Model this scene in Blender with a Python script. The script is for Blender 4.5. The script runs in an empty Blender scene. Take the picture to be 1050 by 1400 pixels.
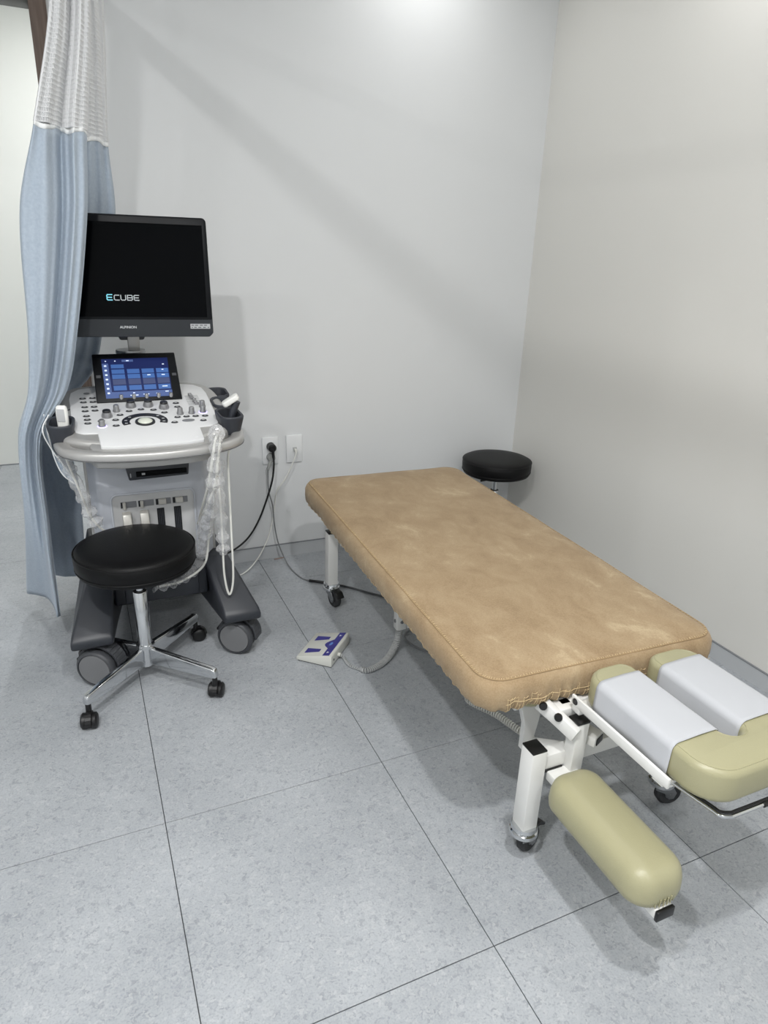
import bpy, bmesh, math, random
from mathutils import Matrix, Vector, noise
random.seed(7)
PI = math.pi
SC = bpy.context.scene
COL = SC.collection

# ------------------------------------------------------------------ camera
F_PX, YAW, PITCH, ROLL = 924.58, 0.4285, 0.36746, 0.03594
CAM = Vector((-0.6665, -0.8142, 1.3740))
fwd = Vector((math.sin(YAW)*math.cos(PITCH), math.cos(YAW)*math.cos(PITCH), -math.sin(PITCH)))
r0 = Vector((math.cos(YAW), -math.sin(YAW), 0)); u0 = r0.cross(fwd)
rt = math.cos(ROLL)*r0 + math.sin(ROLL)*u0
up = -math.sin(ROLL)*r0 + math.cos(ROLL)*u0
cd = bpy.data.cameras.new('camera'); cam = bpy.data.objects.new('camera', cd); COL.objects.link(cam)
cam.matrix_world = Matrix(((rt.x, up.x, -fwd.x, CAM.x), (rt.y, up.y, -fwd.y, CAM.y), (rt.z, up.z, -fwd.z, CAM.z), (0, 0, 0, 1)))
cd.sensor_fit = 'VERTICAL'; cd.sensor_height = 36.0; cd.sensor_width = 27.0
cd.lens = F_PX/1400*36.0; cd.clip_start = 0.02
SC.camera = cam

# ------------------------------------------------------------------ world, lights, exposure
w = bpy.data.worlds.new('world'); SC.world = w; w.use_nodes = True
w.node_tree.nodes['Background'].inputs[0].default_value = (0.80, 0.85, 0.9, 1)
w.node_tree.nodes['Background'].inputs[1].default_value = 0.3
SC.view_settings.view_transform = 'Standard'; SC.view_settings.look = 'None'
SC.view_settings.exposure = 0.18; SC.view_settings.gamma = 1.0
SC.view_settings.use_curve_mapping = False
CEIL = 2.60
LAMPS = [  # x, y, watts  (recessed ceiling downlights)
    (-1.155, -0.60, 31.0), (-0.16, -0.46, 22.0), (0.72, 1.78, 1.9), (1.12, 0.90, 2.7),
    (-2.3, -0.6, 14.0), (-2.3, -1.9, 14.0), (-0.2, -1.9, 15.0),  # unseen lamps, added out of view as ambient fill
    (-0.38, 3.10, 16.0), (-2.6, 2.9, 13.0)]
for (lx, ly, wt) in LAMPS:
    ld = bpy.data.lights.new('downlight_light', 'AREA'); ld.shape = 'DISK'; ld.size = 0.11
    ld.energy = wt; ld.color = (1.0, 0.995, 0.985)
    lo = bpy.data.objects.new('downlight_light', ld); COL.objects.link(lo)
    lo.location = (lx, ly, CEIL - 0.02)

# ------------------------------------------------------------------ materials
def lin(c):
    c = c/255.0
    return c/12.92 if c <= 0.04045 else ((c+0.055)/1.055)**2.4
def rgb(*c): return (lin(c[0]), lin(c[1]), lin(c[2]), 1)
MT = {}
def mat(name, col, rough=0.5, metal=0.0, spec=0.5, bump=None, emit=None, alpha=None, coat=0):
    m = bpy.data.materials.new(name); m.use_nodes = True
    nt = m.node_tree; b = nt.nodes['Principled BSDF']
    b.inputs['Base Color'].default_value = rgb(*col)
    b.inputs['Roughness'].default_value = rough; b.inputs['Metallic'].default_value = metal
    b.inputs['Specular IOR Level'].default_value = spec
    if coat: b.inputs['Coat Weight'].default_value = coat
    if emit:
        b.inputs['Emission Color'].default_value = rgb(*emit[:3]); b.inputs['Emission Strength'].default_value = emit[3]
    if bump:
        sc_, st = bump
        tc = nt.nodes.new('ShaderNodeTexCoord'); nz = nt.nodes.new('ShaderNodeTexNoise')
        nz.inputs['Scale'].default_value = sc_; nz.inputs['Detail'].default_value = 4
        bp = nt.nodes.new('ShaderNodeBump'); bp.inputs['Strength'].default_value = st; bp.inputs['Distance'].default_value = 0.004
        nt.links.new(tc.outputs['Object'], nz.inputs['Vector']); nt.links.new(nz.outputs['Fac'], bp.inputs['Height'])
        nt.links.new(bp.outputs['Normal'], b.inputs['Normal'])
    MT[name] = m
    return m
mat('wall_paint', (220, 222, 223), 0.55, bump=(220, 0.03))
mat('wall_paint_warm', (221, 220, 215), 0.55, bump=(220, 0.03))
mat('ceiling_paint', (235, 235, 233), 0.8)
mat('far_wall_paint', (226, 228, 224), 0.6)
mat('joint', (66, 69, 72), 0.8)
mat('baseboard', (190, 193, 196), 0.4, bump=(120, 0.04))
mat('dark_line', (128, 131, 135), 0.6)
mat('groove', (92, 93, 95), 0.6)
mat('header_grey', (78, 80, 78), 0.5)

mat('white_band', (238, 240, 240), 0.8)
mat('black_vinyl', (10, 10, 11), 0.48, spec=0.22, bump=(260, 0.12))
mat('chrome', (212, 214, 216), 0.10, 1.0)
mat('zinc', (150, 152, 154), 0.32, 1.0)
mat('black_plastic', (16, 16, 17), 0.45)
mat('black_cap', (10, 10, 11), 0.4)
mat('rubber', (42, 43, 45), 0.6)
mat('wheel_grey', (112, 113, 115), 0.5)
mat('dark_plastic', (46, 49, 55), 0.42, bump=(400, 0.03))
mat('tyre_grey', (64, 66, 70), 0.5)
mat('silver', (178, 177, 175), 0.36, 0.40)
mat('panel_white', (222, 223, 224), 0.4)
mat('body_grey', (190, 194, 202), 0.45)
mat('port_grey', (186, 187, 188), 0.45)
mat('latch', (196, 194, 188), 0.35, 0.3)
mat('holder_dark', (50, 53, 60), 0.5)
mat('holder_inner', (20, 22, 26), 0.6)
mat('bezel', (18, 20, 23), 0.4, spec=0.15)
mat('chin', (40, 43, 47), 0.42, spec=0.3)
mat('screen_black', (4, 5, 7), 0.12, spec=0.06)
mat('logo_cyan', (120, 190, 205), 0.5, emit=(120, 200, 215, 0.5))
mat('logo_grey', (170, 175, 178), 0.5, emit=(165, 172, 176, 0.4))
mat('print_white', (228, 230, 232), 0.5)
mat('sticker', (176, 178, 180), 0.5)
mat('sticker_ink', (70, 72, 76), 0.5)
mat('ui_bg', (24, 32, 66), 0.2, emit=(32, 42, 92, 0.5))
mat('ui_tile', (60, 90, 140), 0.2, emit=(62, 96, 158, 0.5))
mat('ui_tile2', (58, 66, 96), 0.2, emit=(66, 76, 112, 0.5))
mat('ui_bar', (70, 86, 130), 0.2, emit=(66, 84, 128, 0.5))
mat('ui_ink', (210, 220, 240), 0.3, emit=(190, 205, 235, 0.6))
mat('key_dark', (34, 35, 38), 0.4)
mat('key_ring', (120, 122, 126), 0.4)
mat('knob_silver', (160, 160, 162), 0.3, 0.7)
mat('ball', (214, 218, 205), 0.15)
mat('glow_violet', (180, 170, 255), 0.4, emit=(170, 160, 255, 2.0))
mat('probe_white', (232, 232, 228), 0.35)
mat('cable_white', (224, 224, 218), 0.45)
mat('cable_grey', (120, 122, 124), 0.5)
mat('cable_dark', (70, 72, 74), 0.5)
mat('cable_black', (12, 12, 13), 0.45)
mat('coil_grey', (176, 178, 178), 0.45)
mat('leather', (162, 158, 126), 0.36, bump=(330, 0.10))
mat('white_metal', (222, 222, 219), 0.35)
mat('cloth_white', (184, 186, 190), 0.85, bump=(500, 0.05))
mat('stitch', (205, 182, 142), 0.8)
mat('seam', (158, 134, 100), 0.9)
mat('plate', (228, 230, 231), 0.35)
mat('plug_clear', (150, 152, 150), 0.25)
mat('pedal_ivory', (204, 205, 198), 0.4)
mat('pedal_blue', (44, 40, 128), 0.4)
mat('tag_brown', (156, 134, 124), 0.7)
mat('lamp_ring', (238, 238, 236), 0.4)
mat('lamp_face', (255, 255, 255), 0.4, emit=(255, 252, 246, 3.0))
mat('rail', (205, 207, 208), 0.35, 0.4)

def mat_nodes(name):
    m = bpy.data.materials.new(name); m.use_nodes = True; MT[name] = m
    nt = m.node_tree
    return nt, nt.nodes['Principled BSDF'], nt.links
def ramp(nt, stops, interp='LINEAR'):
    r = nt.nodes.new('ShaderNodeValToRGB'); cr = r.color_ramp; cr.interpolation = interp
    while len(cr.elements) < len(stops): cr.elements.new(0.5)
    for e, (p, c) in zip(cr.elements, stops): e.position = p; e.color = rgb(*c)
    return r
# speckled vinyl tile
nt, b, L = mat_nodes('vinyl_tile')
geo = nt.nodes.new('ShaderNodeNewGeometry')
nzw = nt.nodes.new('ShaderNodeTexNoise'); nzw.inputs['Scale'].default_value = 60; nzw.inputs['Detail'].default_value = 3
L.new(geo.outputs['Position'], nzw.inputs['Vector'])
mx = nt.nodes.new('ShaderNodeMixRGB'); mx.blend_type = 'LINEAR_LIGHT'; mx.inputs[0].default_value = 0.022
L.new(geo.outputs['Position'], mx.inputs[1]); L.new(nzw.outputs['Color'], mx.inputs[2])
vo = nt.nodes.new('ShaderNodeTexVoronoi'); vo.inputs['Scale'].default_value = 135; L.new(mx.outputs[0], vo.inputs['Vector'])
sep = nt.nodes.new('ShaderNodeSeparateColor'); L.new(vo.outputs['Color'], sep.inputs[0])
rp = ramp(nt, [(0.0, (156, 160, 165)), (0.10, (165, 169, 174)), (0.2, (172, 176, 181)), (0.8, (176, 180, 184)), (1.0, (185, 188, 191))])
L.new(sep.outputs[0], rp.inputs[0])
nz2 = nt.nodes.new('ShaderNodeTexNoise'); nz2.inputs['Scale'].default_value = 4; nz2.inputs['Detail'].default_value = 6
L.new(geo.outputs['Position'], nz2.inputs['Vector'])
rp2 = ramp(nt, [(0.3, (228, 229, 230)), (0.7, (255, 255, 255))]); L.new(nz2.outputs['Fac'], rp2.inputs[0])
nz3 = nt.nodes.new('ShaderNodeTexNoise'); nz3.inputs['Scale'].default_value = 230; nz3.inputs['Detail'].default_value = 2
L.new(geo.outputs['Position'], nz3.inputs['Vector'])
rp3 = ramp(nt, [(0.30, (205, 207, 209)), (0.5, (250, 250, 250))]); L.new(nz3.outputs['Fac'], rp3.inputs[0])
m1 = nt.nodes.new('ShaderNodeMixRGB'); m1.blend_type = 'MULTIPLY'; m1.inputs[0].default_value = 0.8
L.new(rp.outputs[0], m1.inputs[1]); L.new(rp2.outputs[0], m1.inputs[2])
m2 = nt.nodes.new('ShaderNodeMixRGB'); m2.blend_type = 'MULTIPLY'; m2.inputs[0].default_value = 0.5
L.new(m1.outputs[0], m2.inputs[1]); L.new(rp3.outputs[0], m2.inputs[2])
L.new(m2.outputs[0], b.inputs['Base Color']); b.inputs['Roughness'].default_value = 0.40
b.inputs['Specular IOR Level'].default_value = 0.4
# brown wood
nt, b, L = mat_nodes('brown_wood')
tc = nt.nodes.new('ShaderNodeTexCoord'); mp = nt.nodes.new('ShaderNodeMapping'); mp.inputs['Scale'].default_value = (60, 60, 3)
nz = nt.nodes.new('ShaderNodeTexNoise'); nz.inputs['Scale'].default_value = 2; nz.inputs['Detail'].default_value = 5
L.new(tc.outputs['Object'], mp.inputs[0]); L.new(mp.outputs[0], nz.inputs['Vector'])
rp = ramp(nt, [(0.3, (96, 82, 74)), (0.7, (124, 108, 98))]); L.new(nz.outputs['Fac'], rp.inputs[0])
L.new(rp.outputs[0], b.inputs['Base Color']); b.inputs['Roughness'].default_value = 0.55
# blue curtain cloth (weave)
nt, b, L = mat_nodes('curtain_cloth')
tc = nt.nodes.new('ShaderNodeTexCoord'); nz = nt.nodes.new('ShaderNodeTexNoise'); nz.inputs['Scale'].default_value = 140; nz.inputs['Detail'].default_value = 4
L.new(tc.outputs['Object'], nz.inputs['Vector'])
rp = ramp(nt, [(0.3, (178, 191, 205)), (0.7, (192, 204, 216))]); L.new(nz.outputs['Fac'], rp.inputs[0])
L.new(rp.outputs[0], b.inputs['Base Color']); b.inputs['Roughness'].default_value = 0.9
b.inputs['Sheen Weight'].default_value = 0.15
tr = nt.nodes.new('ShaderNodeBsdfTranslucent'); tr.inputs[0].default_value = rgb(150, 165, 185)
ms = nt.nodes.new('ShaderNodeMixShader'); ms.inputs[0].default_value = 0.18
out = nt.nodes['Material Output']
L.new(b.outputs[0], ms.inputs[1]); L.new(tr.outputs[0], ms.inputs[2]); L.new(ms.outputs[0], out.inputs[0])
nt, b, L = mat_nodes('net')
b.inputs['Base Color'].default_value = rgb(244, 245, 246); b.inputs['Roughness'].default_value = 0.7
tr = nt.nodes.new('ShaderNodeBsdfTranslucent'); tr.inputs[0].default_value = rgb(244, 246, 248)
ms = nt.nodes.new('ShaderNodeMixShader'); ms.inputs[0].default_value = 0.12
out = nt.nodes['Material Output']
L.new(b.outputs[0], ms.inputs[1]); L.new(tr.outputs[0], ms.inputs[2]); L.new(ms.outputs[0], out.inputs[0])
# tan brushed suede
nt, b, L = mat_nodes('suede')
tc = nt.nodes.new('ShaderNodeTexCoord')
nzw = nt.nodes.new('ShaderNodeTexNoise'); nzw.inputs['Scale'].default_value = 5; nzw.inputs['Detail'].default_value = 3
L.new(tc.outputs['Object'], nzw.inputs['Vector'])
mx = nt.nodes.new('ShaderNodeMixRGB'); mx.blend_type = 'LINEAR_LIGHT'; mx.inputs[0].default_value = 0.10
L.new(tc.outputs['Object'], mx.inputs[1]); L.new(nzw.outputs['Color'], mx.inputs[2])
mp = nt.nodes.new('ShaderNodeMapping'); mp.inputs['Scale'].default_value = (7, 4.2, 7); mp.inputs['Rotation'].default_value = (0, 0, 0.7)
L.new(mx.outputs[0], mp.inputs[0])
nz = nt.nodes.new('ShaderNodeTexNoise'); nz.inputs['Scale'].default_value = 1.6; nz.inputs['Detail'].default_value = 9; nz.inputs['Roughness'].default_value = 0.62
L.new(mp.outputs[0], nz.inputs['Vector'])
rp = ramp(nt, [(0.30, (151, 129, 100)), (0.47, (162, 140, 110)), (0.60, (170, 149, 119)), (0.72, (190, 171, 140))])
L.new(nz.outputs['Fac'], rp.inputs[0])
nzf = nt.nodes.new('ShaderNodeTexNoise'); nzf.inputs['Scale'].default_value = 260; nzf.inputs['Detail'].default_value = 3
L.new(tc.outputs['Object'], nzf.inputs['Vector'])
rf = ramp(nt, [(0.3, (225, 222, 216)), (0.7, (255, 255, 255))]); L.new(nzf.outputs['Fac'], rf.inputs[0])
m1 = nt.nodes.new('ShaderNodeMixRGB'); m1.blend_type = 'MULTIPLY'; m1.inputs[0].default_value = 0.7
L.new(rp.outputs[0], m1.inputs[1]); L.new(rf.outputs[0], m1.inputs[2])
L.new(m1.outputs[0], b.inputs['Base Color']); b.inputs['Roughness'].default_value = 0.9
b.inputs['Specular IOR Level'].default_value = 0.2; b.inputs['Sheen Weight'].default_value = 0.12
bp = nt.nodes.new('ShaderNodeBump'); bp.inputs['Strength'].default_value = 0.25; bp.inputs['Distance'].default_value = 0.004
L.new(nz.outputs['Fac'], bp.inputs['Height']); L.new(bp.outputs[0], b.inputs['Normal'])
# thin clear plastic film
nt, b, L = mat_nodes('film')
nt.nodes.remove(b); out = nt.nodes['Material Output']
t_ = nt.nodes.new('ShaderNodeBsdfTransparent'); t_.inputs[0].default_value = (0.97, 0.97, 0.97, 1)
g_ = nt.nodes.new('ShaderNodeBsdfGlossy'); g_.inputs['Roughness'].default_value = 0.12
d_ = nt.nodes.new('ShaderNodeBsdfDiffuse'); d_.inputs[0].default_value = rgb(246, 247, 249)
fr = nt.nodes.new('ShaderNodeLayerWeight'); fr.inputs[0].default_value = 0.35
tc = nt.nodes.new('ShaderNodeTexCoord'); nz = nt.nodes.new('ShaderNodeTexNoise'); nz.inputs['Scale'].default_value = 45; nz.inputs['Detail'].default_value = 2
L.new(tc.outputs['Object'], nz.inputs['Vector'])
bp = nt.nodes.new('ShaderNodeBump'); bp.inputs['Strength'].default_value = 0.6; bp.inputs['Distance'].default_value = 0.01
L.new(nz.outputs['Fac'], bp.inputs['Height'])
for n_ in (g_, d_): L.new(bp.outputs[0], n_.inputs['Normal'])
s1 = nt.nodes.new('ShaderNodeMixShader'); s1.inputs[0].default_value = 0.35
L.new(d_.outputs[0], s1.inputs[1]); L.new(g_.outputs[0], s1.inputs[2])
mr = nt.nodes.new('ShaderNodeMapRange'); mr.inputs[3].default_value = 0.24; mr.inputs[4].default_value = 0.62
L.new(fr.outputs['Facing'], mr.inputs[0])
s2 = nt.nodes.new('ShaderNodeMixShader'); L.new(mr.outputs[0], s2.inputs[0])
L.new(t_.outputs[0], s2.inputs[1]); L.new(s1.outputs[0], s2.inputs[2]); L.new(s2.outputs[0], out.inputs[0])

# ------------------------------------------------------------------ helpers
def V(*a): return Vector(a)
def wloc(o):
    v = Vector((0, 0, 0))
    while o is not None: v += Vector(o.location); o = o.parent
    return v
def link(name, me, m, parent=None, origin=None):
    o = bpy.data.objects.new(name, me); COL.objects.link(o)
    if m is not None and not me.materials: me.materials.append(MT[m])
    if parent is not None: o.parent = parent
    if origin is not None: o.location = Vector(origin) - (wloc(parent) if parent else Vector((0, 0, 0)))
    return o
def obj(name, bm, m, parent=None, origin=None, sharp=40, smooth=True):
    """bm is in world coordinates"""
    bmesh.ops.recalc_face_normals(bm, faces=bm.faces)
    off = Vector(origin) if origin is not None else (wloc(parent) if parent else Vector((0, 0, 0)))
    bmesh.ops.translate(bm, vec=-off, verts=bm.verts)
    me = bpy.data.meshes.new(name); bm.to_mesh(me); bm.free()
    if smooth:
        for p in me.polygons: p.use_smooth = True
        if sharp: me.set_sharp_from_angle(angle=math.radians(sharp))
    return link(name, me, m, parent, origin)
def thing(name, label, cat, loc, group=None):
    o = bpy.data.objects.new(name, None); COL.objects.link(o); o.location = loc
    o.empty_display_size = 0.05
    return tag(o, label, cat, group)
def tag(o, label, cat, group=None):
    o['label'] = label; o['category'] = cat
    if group: o['group'] = group
    return o
def struct(o): o['kind'] = 'structure'; return o
def B(): return bmesh.new()
def bevel(bm, w, seg=2, ang=30):
    es = [e for e in bm.edges if len(e.link_faces) == 2 and e.calc_face_angle(0) > math.radians(ang)]
    if es and w > 0: bmesh.ops.bevel(bm, geom=es, offset=w, segments=seg, profile=0.5, affect='EDGES', clamp_overlap=True)
    return bm
def merge(dst, src):
    me = bpy.data.meshes.new('tmp'); src.to_mesh(me); src.free(); dst.from_mesh(me); bpy.data.meshes.remove(me)
    return dst
def box(x0, x1, y0, y1, z0, z1, bev=0.0, seg=2, M=None, dst=None):
    bm = B(); bmesh.ops.create_cube(bm, size=1)
    bmesh.ops.scale(bm, vec=(x1-x0, y1-y0, z1-z0), verts=bm.verts)
    bmesh.ops.translate(bm, vec=((x0+x1)/2, (y0+y1)/2, (z0+z1)/2), verts=bm.verts)
    if bev: bevel(bm, bev, seg)
    if M is not None: bmesh.ops.transform(bm, matrix=M, verts=bm.verts)
    return merge(dst, bm) if dst is not None else bm
def beam(p0, p1, w, h, bev=0.003, upv=(0, 0, 1), dst=None):
    """rectangular bar from p0 to p1; w sideways, h along up"""
    p0, p1 = Vector(p0), Vector(p1); d = p1-p0; ln = d.length; x = d.normalized()
    y = Vector(upv).cross(x).normalized(); z = x.cross(y)
    M = Matrix(((x.x, y.x, z.x, p0.x), (x.y, y.y, z.y, p0.y), (x.z, y.z, z.z, p0.z), (0, 0, 0, 1)))
    return box(0, ln, -w/2, w/2, -h/2, h/2, bev, 2, M, dst)
def frame_at(d):
    d = d.normalized(); a = Vector((0, 0, 1)) if abs(d.z) < 0.9 else Vector((1, 0, 0))
    x = a.cross(d).normalized(); return x, d.cross(x)
def cyl(p0, p1, ra, rb=None, seg=20, dst=None, bev=0):
    p0, p1 = Vector(p0), Vector(p1); rb = ra if rb is None else rb
    bm = B(); x, y = frame_at(p1-p0)
    A = [bm.verts.new(p0+ra*(x*math.cos(t)+y*math.sin(t))) for t in (2*PI*i/seg for i in range(seg))]
    C = [bm.verts.new(p1+rb*(x*math.cos(t)+y*math.sin(t))) for t in (2*PI*i/seg for i in range(seg))]
    for i in range(seg): bm.faces.new((A[i], A[(i+1) % seg], C[(i+1) % seg], C[i]))
    bm.faces.new(A[::-1]); bm.faces.new(C)
    if bev: bevel(bm, bev, 2, 50)
    return merge(dst, bm) if dst is not None else bm
def lathe(prof, c=(0, 0, 0), seg=32, axis=None, dst=None):
    """prof: (r, h) list, around +z (or axis) at c"""
    bm = B(); c = Vector(c); ax = Vector(axis).normalized() if axis else Vector((0, 0, 1))
    x, y = frame_at(ax); rings = []
    for r, h in prof:
        if r < 1e-6: rings.append([bm.verts.new(c+ax*h)])
        else: rings.append([bm.verts.new(c+ax*h+r*(x*math.cos(t)+y*math.sin(t))) for t in (2*PI*i/seg for i in range(seg))])
    for a, d in zip(rings, rings[1:]):
        for i in range(seg):
            j = (i+1) % seg
            f = [a[i % len(a)], a[j % len(a)], d[j % len(d)], d[i % len(d)]]
            f = list(dict.fromkeys(f))
            if len(f) > 2: bm.faces.new(f)
    for r in (rings[0], rings[-1]):
        if len(r) > 2:
            try: bm.faces.new(r)
            except ValueError: pass
    return merge(dst, bm) if dst is not None else bm
def smoothpath(pts, n=8):
    pts = [Vector(p) for p in pts]; out = []
    P = [2*pts[0]-pts[1]] + pts + [2*pts[-1]-pts[-2]]
    for i in range(1, len(P)-2):
        for k in range(n):
            t = k/n; a, b_, c, d = P[i-1], P[i], P[i+1], P[i+2]
            out.append(0.5*((2*b_)+(c-a)*t+(2*a-5*b_+4*c-d)*t*t+(3*b_-a-3*c+d)*t**3))
    out.append(pts[-1]); return out
def tube(pts, r, seg=8, dst=None, wx=1.0, jitter=0.0, caps=True):
    pts = [Vector(p) for p in pts]; bm = B(); n = len(pts); rings = []
    d = (pts[1]-pts[0]).normalized(); x, y = frame_at(d)
    for i, p in enumerate(pts):
        nd = (pts[min(i+1, n-1)]-pts[max(i-1, 0)]).normalized()
        q = d.rotation_difference(nd); x = (q @ x); x = (x - nd*x.dot(nd)).normalized(); y = nd.cross(x); d = nd
        ri = r[i] if isinstance(r, (list, tuple)) else r
        ring = []
        for k in range(seg):
            t = 2*PI*k/seg; rr = ri*(1+jitter*random.uniform(-1, 1))
            ring.append(bm.verts.new(p + x*math.cos(t)*rr*wx + y*math.sin(t)*rr))
        rings.append(ring)
    for a, c in zip(rings, rings[1:]):
        for i in range(seg): bm.faces.new((a[i], a[(i+1) % seg], c[(i+1) % seg], c[i]))
    if caps: bm.faces.new(rings[0][::-1]); bm.faces.new(rings[-1])
    return merge(dst, bm) if dst is not None else bm
def cable(pts, r, n=8, seg=8, dst=None): return tube(smoothpath(pts, n), r, seg, dst)
def coil(pts, R, pitch, rw, dst=None):
    pth = smoothpath(pts, 12); L_ = [0]
    for a, c in zip(pth, pth[1:]): L_.append(L_[-1]+(c-a).length)
    out = []; tot = L_[-1]; n = int(tot/pitch*10); j = 0
    d0 = (pth[1]-pth[0]).normalized(); x, y = frame_at(d0)
    for i in range(n+1):
        s = tot*i/n
        while j < len(pth)-2 and L_[j+1] < s: j += 1
        f = (s-L_[j])/max(1e-9, L_[j+1]-L_[j]); p = pth[j].lerp(pth[j+1], f)
        nd = (pth[j+1]-pth[j]).normalized(); q = d0.rotation_difference(nd); x = q @ x; y = q @ y; d0 = nd
        th = 2*PI*s/pitch; rr = R(s/tot) if callable(R) else R
        out.append(p+rr*(x*math.cos(th)+y*math.sin(th)))
    return tube(out, rw, 5, dst)
def rrect(hw, hh, r, n=6):
    r = max(min(r, hw, hh), 0.0005); o = []
    for cx, cy, a0 in ((hw-r, hh-r, 0), (-hw+r, hh-r, 90), (-hw+r, -hh+r, 180), (hw-r, -hh+r, 270)):
        for k in range(n+1):
            a = math.radians(a0+90*k/n); o.append((cx+r*math.cos(a), cy+r*math.sin(a)))
    return o
def pillow(hw, hh, r, levels, n=6, M=None, dst=None, densify=0):
    """stacked rounded rectangles: levels = (inset, z) bottom to top"""
    bm = B(); rings = []
    for d, z in levels:
        pts = rrect(hw-d, hh-d, max(r-d, 0.004), n)
        if densify:
            q = []
            for i, a in enumerate(pts):
                c = pts[(i+1) % len(pts)]; q.append(a)
                if i % (n+1) == n:
                    for k in range(1, densify): q.append((a[0]+(c[0]-a[0])*k/densify, a[1]+(c[1]-a[1])*k/densify))
            pts = q
        rings.append([bm.verts.new((p[0], p[1], z)) for p in pts])
    for a, c in zip(rings, rings[1:]):
        m = len(a)
        for i in range(m): bm.faces.new((a[i], a[(i+1) % m], c[(i+1) % m], c[i]))
    bm.faces.new(rings[0][::-1]); bm.faces.new(rings[-1])
    if M is not None: bmesh.ops.transform(bm, matrix=M, verts=bm.verts)
    return merge(dst, bm) if dst is not None else bm
def prism(poly, h0, h1, M=None, bev=0, seg=2, dst=None, ang=30):
    bm = B(); a = [bm.verts.new((p[0], p[1], h0)) for p in poly]; c = [bm.verts.new((p[0], p[1], h1)) for p in poly]
    n = len(poly)
    for i in range(n): bm.faces.new((a[i], a[(i+1) % n], c[(i+1) % n], c[i]))
    bm.faces.new(a[::-1]); bm.faces.new(c)
    bmesh.ops.recalc_face_normals(bm, faces=bm.faces)
    if bev: bevel(bm, bev, seg, ang)
    if M is not None: bmesh.ops.transform(bm, matrix=M, verts=bm.verts)
    return merge(dst, bm) if dst is not None else bm
def basis(o, x, y, z):
    return Matrix(((x[0], y[0], z[0], o[0]), (x[1], y[1], z[1], o[1]), (x[2], y[2], z[2], o[2]), (0, 0, 0, 1)))
def text_bm(s, size, M, align='CENTER', depth=0.0004, sx=1.0):
    cu = bpy.data.curves.new('t', 'FONT'); cu.body = s; cu.size = size; cu.align_x = align; cu.align_y = 'CENTER'; cu.extrude = depth
    cu.resolution_u = 3
    o = bpy.data.objects.new('t', cu); COL.objects.link(o)
    dg = bpy.context.evaluated_depsgraph_get(); me = bpy.data.meshes.new_from_object(o.evaluated_get(dg))
    bm = B(); bm.from_mesh(me); bpy.data.meshes.remove(me); bpy.data.objects.remove(o); bpy.data.curves.remove(cu)
    bmesh.ops.scale(bm, vec=(sx, 1, 1), verts=bm.verts)
    bmesh.ops.transform(bm, matrix=M, verts=bm.verts); return bm

# ------------------------------------------------------------------ room shell
XR, YB, YF = 1.375, 2.055, 4.0        # right wall, back wall, far wall beyond the doorway
XJ = -0.627                            # left end of back wall
XL, YN = -3.2, -3.0
floor = struct(obj('floor', box(XL-0.1, XR+0.1, YN-0.1, YF+0.1, -0.06, -0.003), 'joint'))
T = 0.6; G = 0.0010
tile_me = {}
for i in range(-6, 3):
    for j in range(-5, 7):
        x0, x1, y0, y1 = i*T, (i+1)*T, j*T, (j+1)*T
        x0, x1, y0, y1 = max(x0, XL), min(x1, XR), max(y0, YN), min(y1, YF)
        if x0 > XJ-0.3 and y0 > YB+0.02: continue
        if x0 > -0.55: y1 = min(y1, YB)
        if x1-x0 < 0.02 or y1-y0 < 0.02: continue
        key = (round(x1-x0, 4), round(y1-y0, 4))
        if key not in tile_me:
            bm = box(-key[0]/2+G, key[0]/2-G, -key[1]/2+G, key[1]/2-G, -0.003, 0.0, 0.0006, 1)
            me = bpy.data.meshes.new('tile'); bm.to_mesh(me); bm.free(); me.materials.append(MT['vinyl_tile']); tile_me[key] = me
        t = link('tile', tile_me[key], None, floor); t.location = ((x0+x1)/2, (y0+y1)/2, 0)
struct(obj('ceiling', box(XL-0.1, XR+0.1, YN-0.1, YF+0.1, CEIL, CEIL+0.05), 'ceiling_paint'))
struct(obj('wall_right', box(XR, XR+0.1, YN-0.1, YB+0.12, 0, CEIL), 'wall_paint_warm'))
struct(obj('wall_back', box(XJ, XR, YB, YB+0.13, 0, CEIL), 'wall_paint'))
struct(obj('wall_over_doorway', box(XL, XJ, YB, YB+0.13, 2.20, CEIL), 'wall_paint'))
struct(obj('wall_left', box(XL-0.1, XL, YN-0.1, YF+0.1, 0, CEIL), 'wall_paint'))
struct(obj('wall_behind', box(XL, XR, YN-0.1, YN, 0, CEIL), 'wall_paint'))
struct(obj('wall_far', box(XL, 0.2, YF, YF+0.1, 0, CEIL), 'far_wall_paint'))
struct(obj('wall_passage', box(0.1, 0.2, YB+0.13, YF, 0, CEIL), 'far_wall_paint'))
struct(obj('wall_beside_doorway', box(XL, -1.75, YB, YB+0.13, 0, 2.20), 'wall_paint'))
bm = box(XJ-0.053, XJ, YB-0.012, YB+0.142, 0, 2.20, 0.002)
struct(obj('trim_1', bm, 'brown_wood'))
struct(obj('trim_2', box(-1.75, XJ-0.053, YB-0.010, YB+0.140, 2.098, 2.20, 0.002), 'header_grey'))
struct(obj('trim_3', box(-1.80, -1.75, YB-0.012, YB+0.142, 0, 2.20, 0.002), 'brown_wood'))
for nm, bx, tp in (('baseboard_back', (XJ, XR-0.006, YB-0.006, YB, 0, 0.062), (XJ, XR-0.006, YB-0.0075, YB, 0.062, 0.0655)),
                   ('baseboard_right', (XR-0.006, XR, YN, YB, 0, 0.062), (XR-0.0075, XR, YN, YB, 0.062, 0.0655))):
    o = struct(obj(nm, box(*bx), 'baseboard')); obj('top_edge', box(*tp), 'dark_line', o)
struct(obj('baseboard_far', box(XL, 0.1, YF-0.004, YF, 0, 0.006), 'dark_line'))

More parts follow.
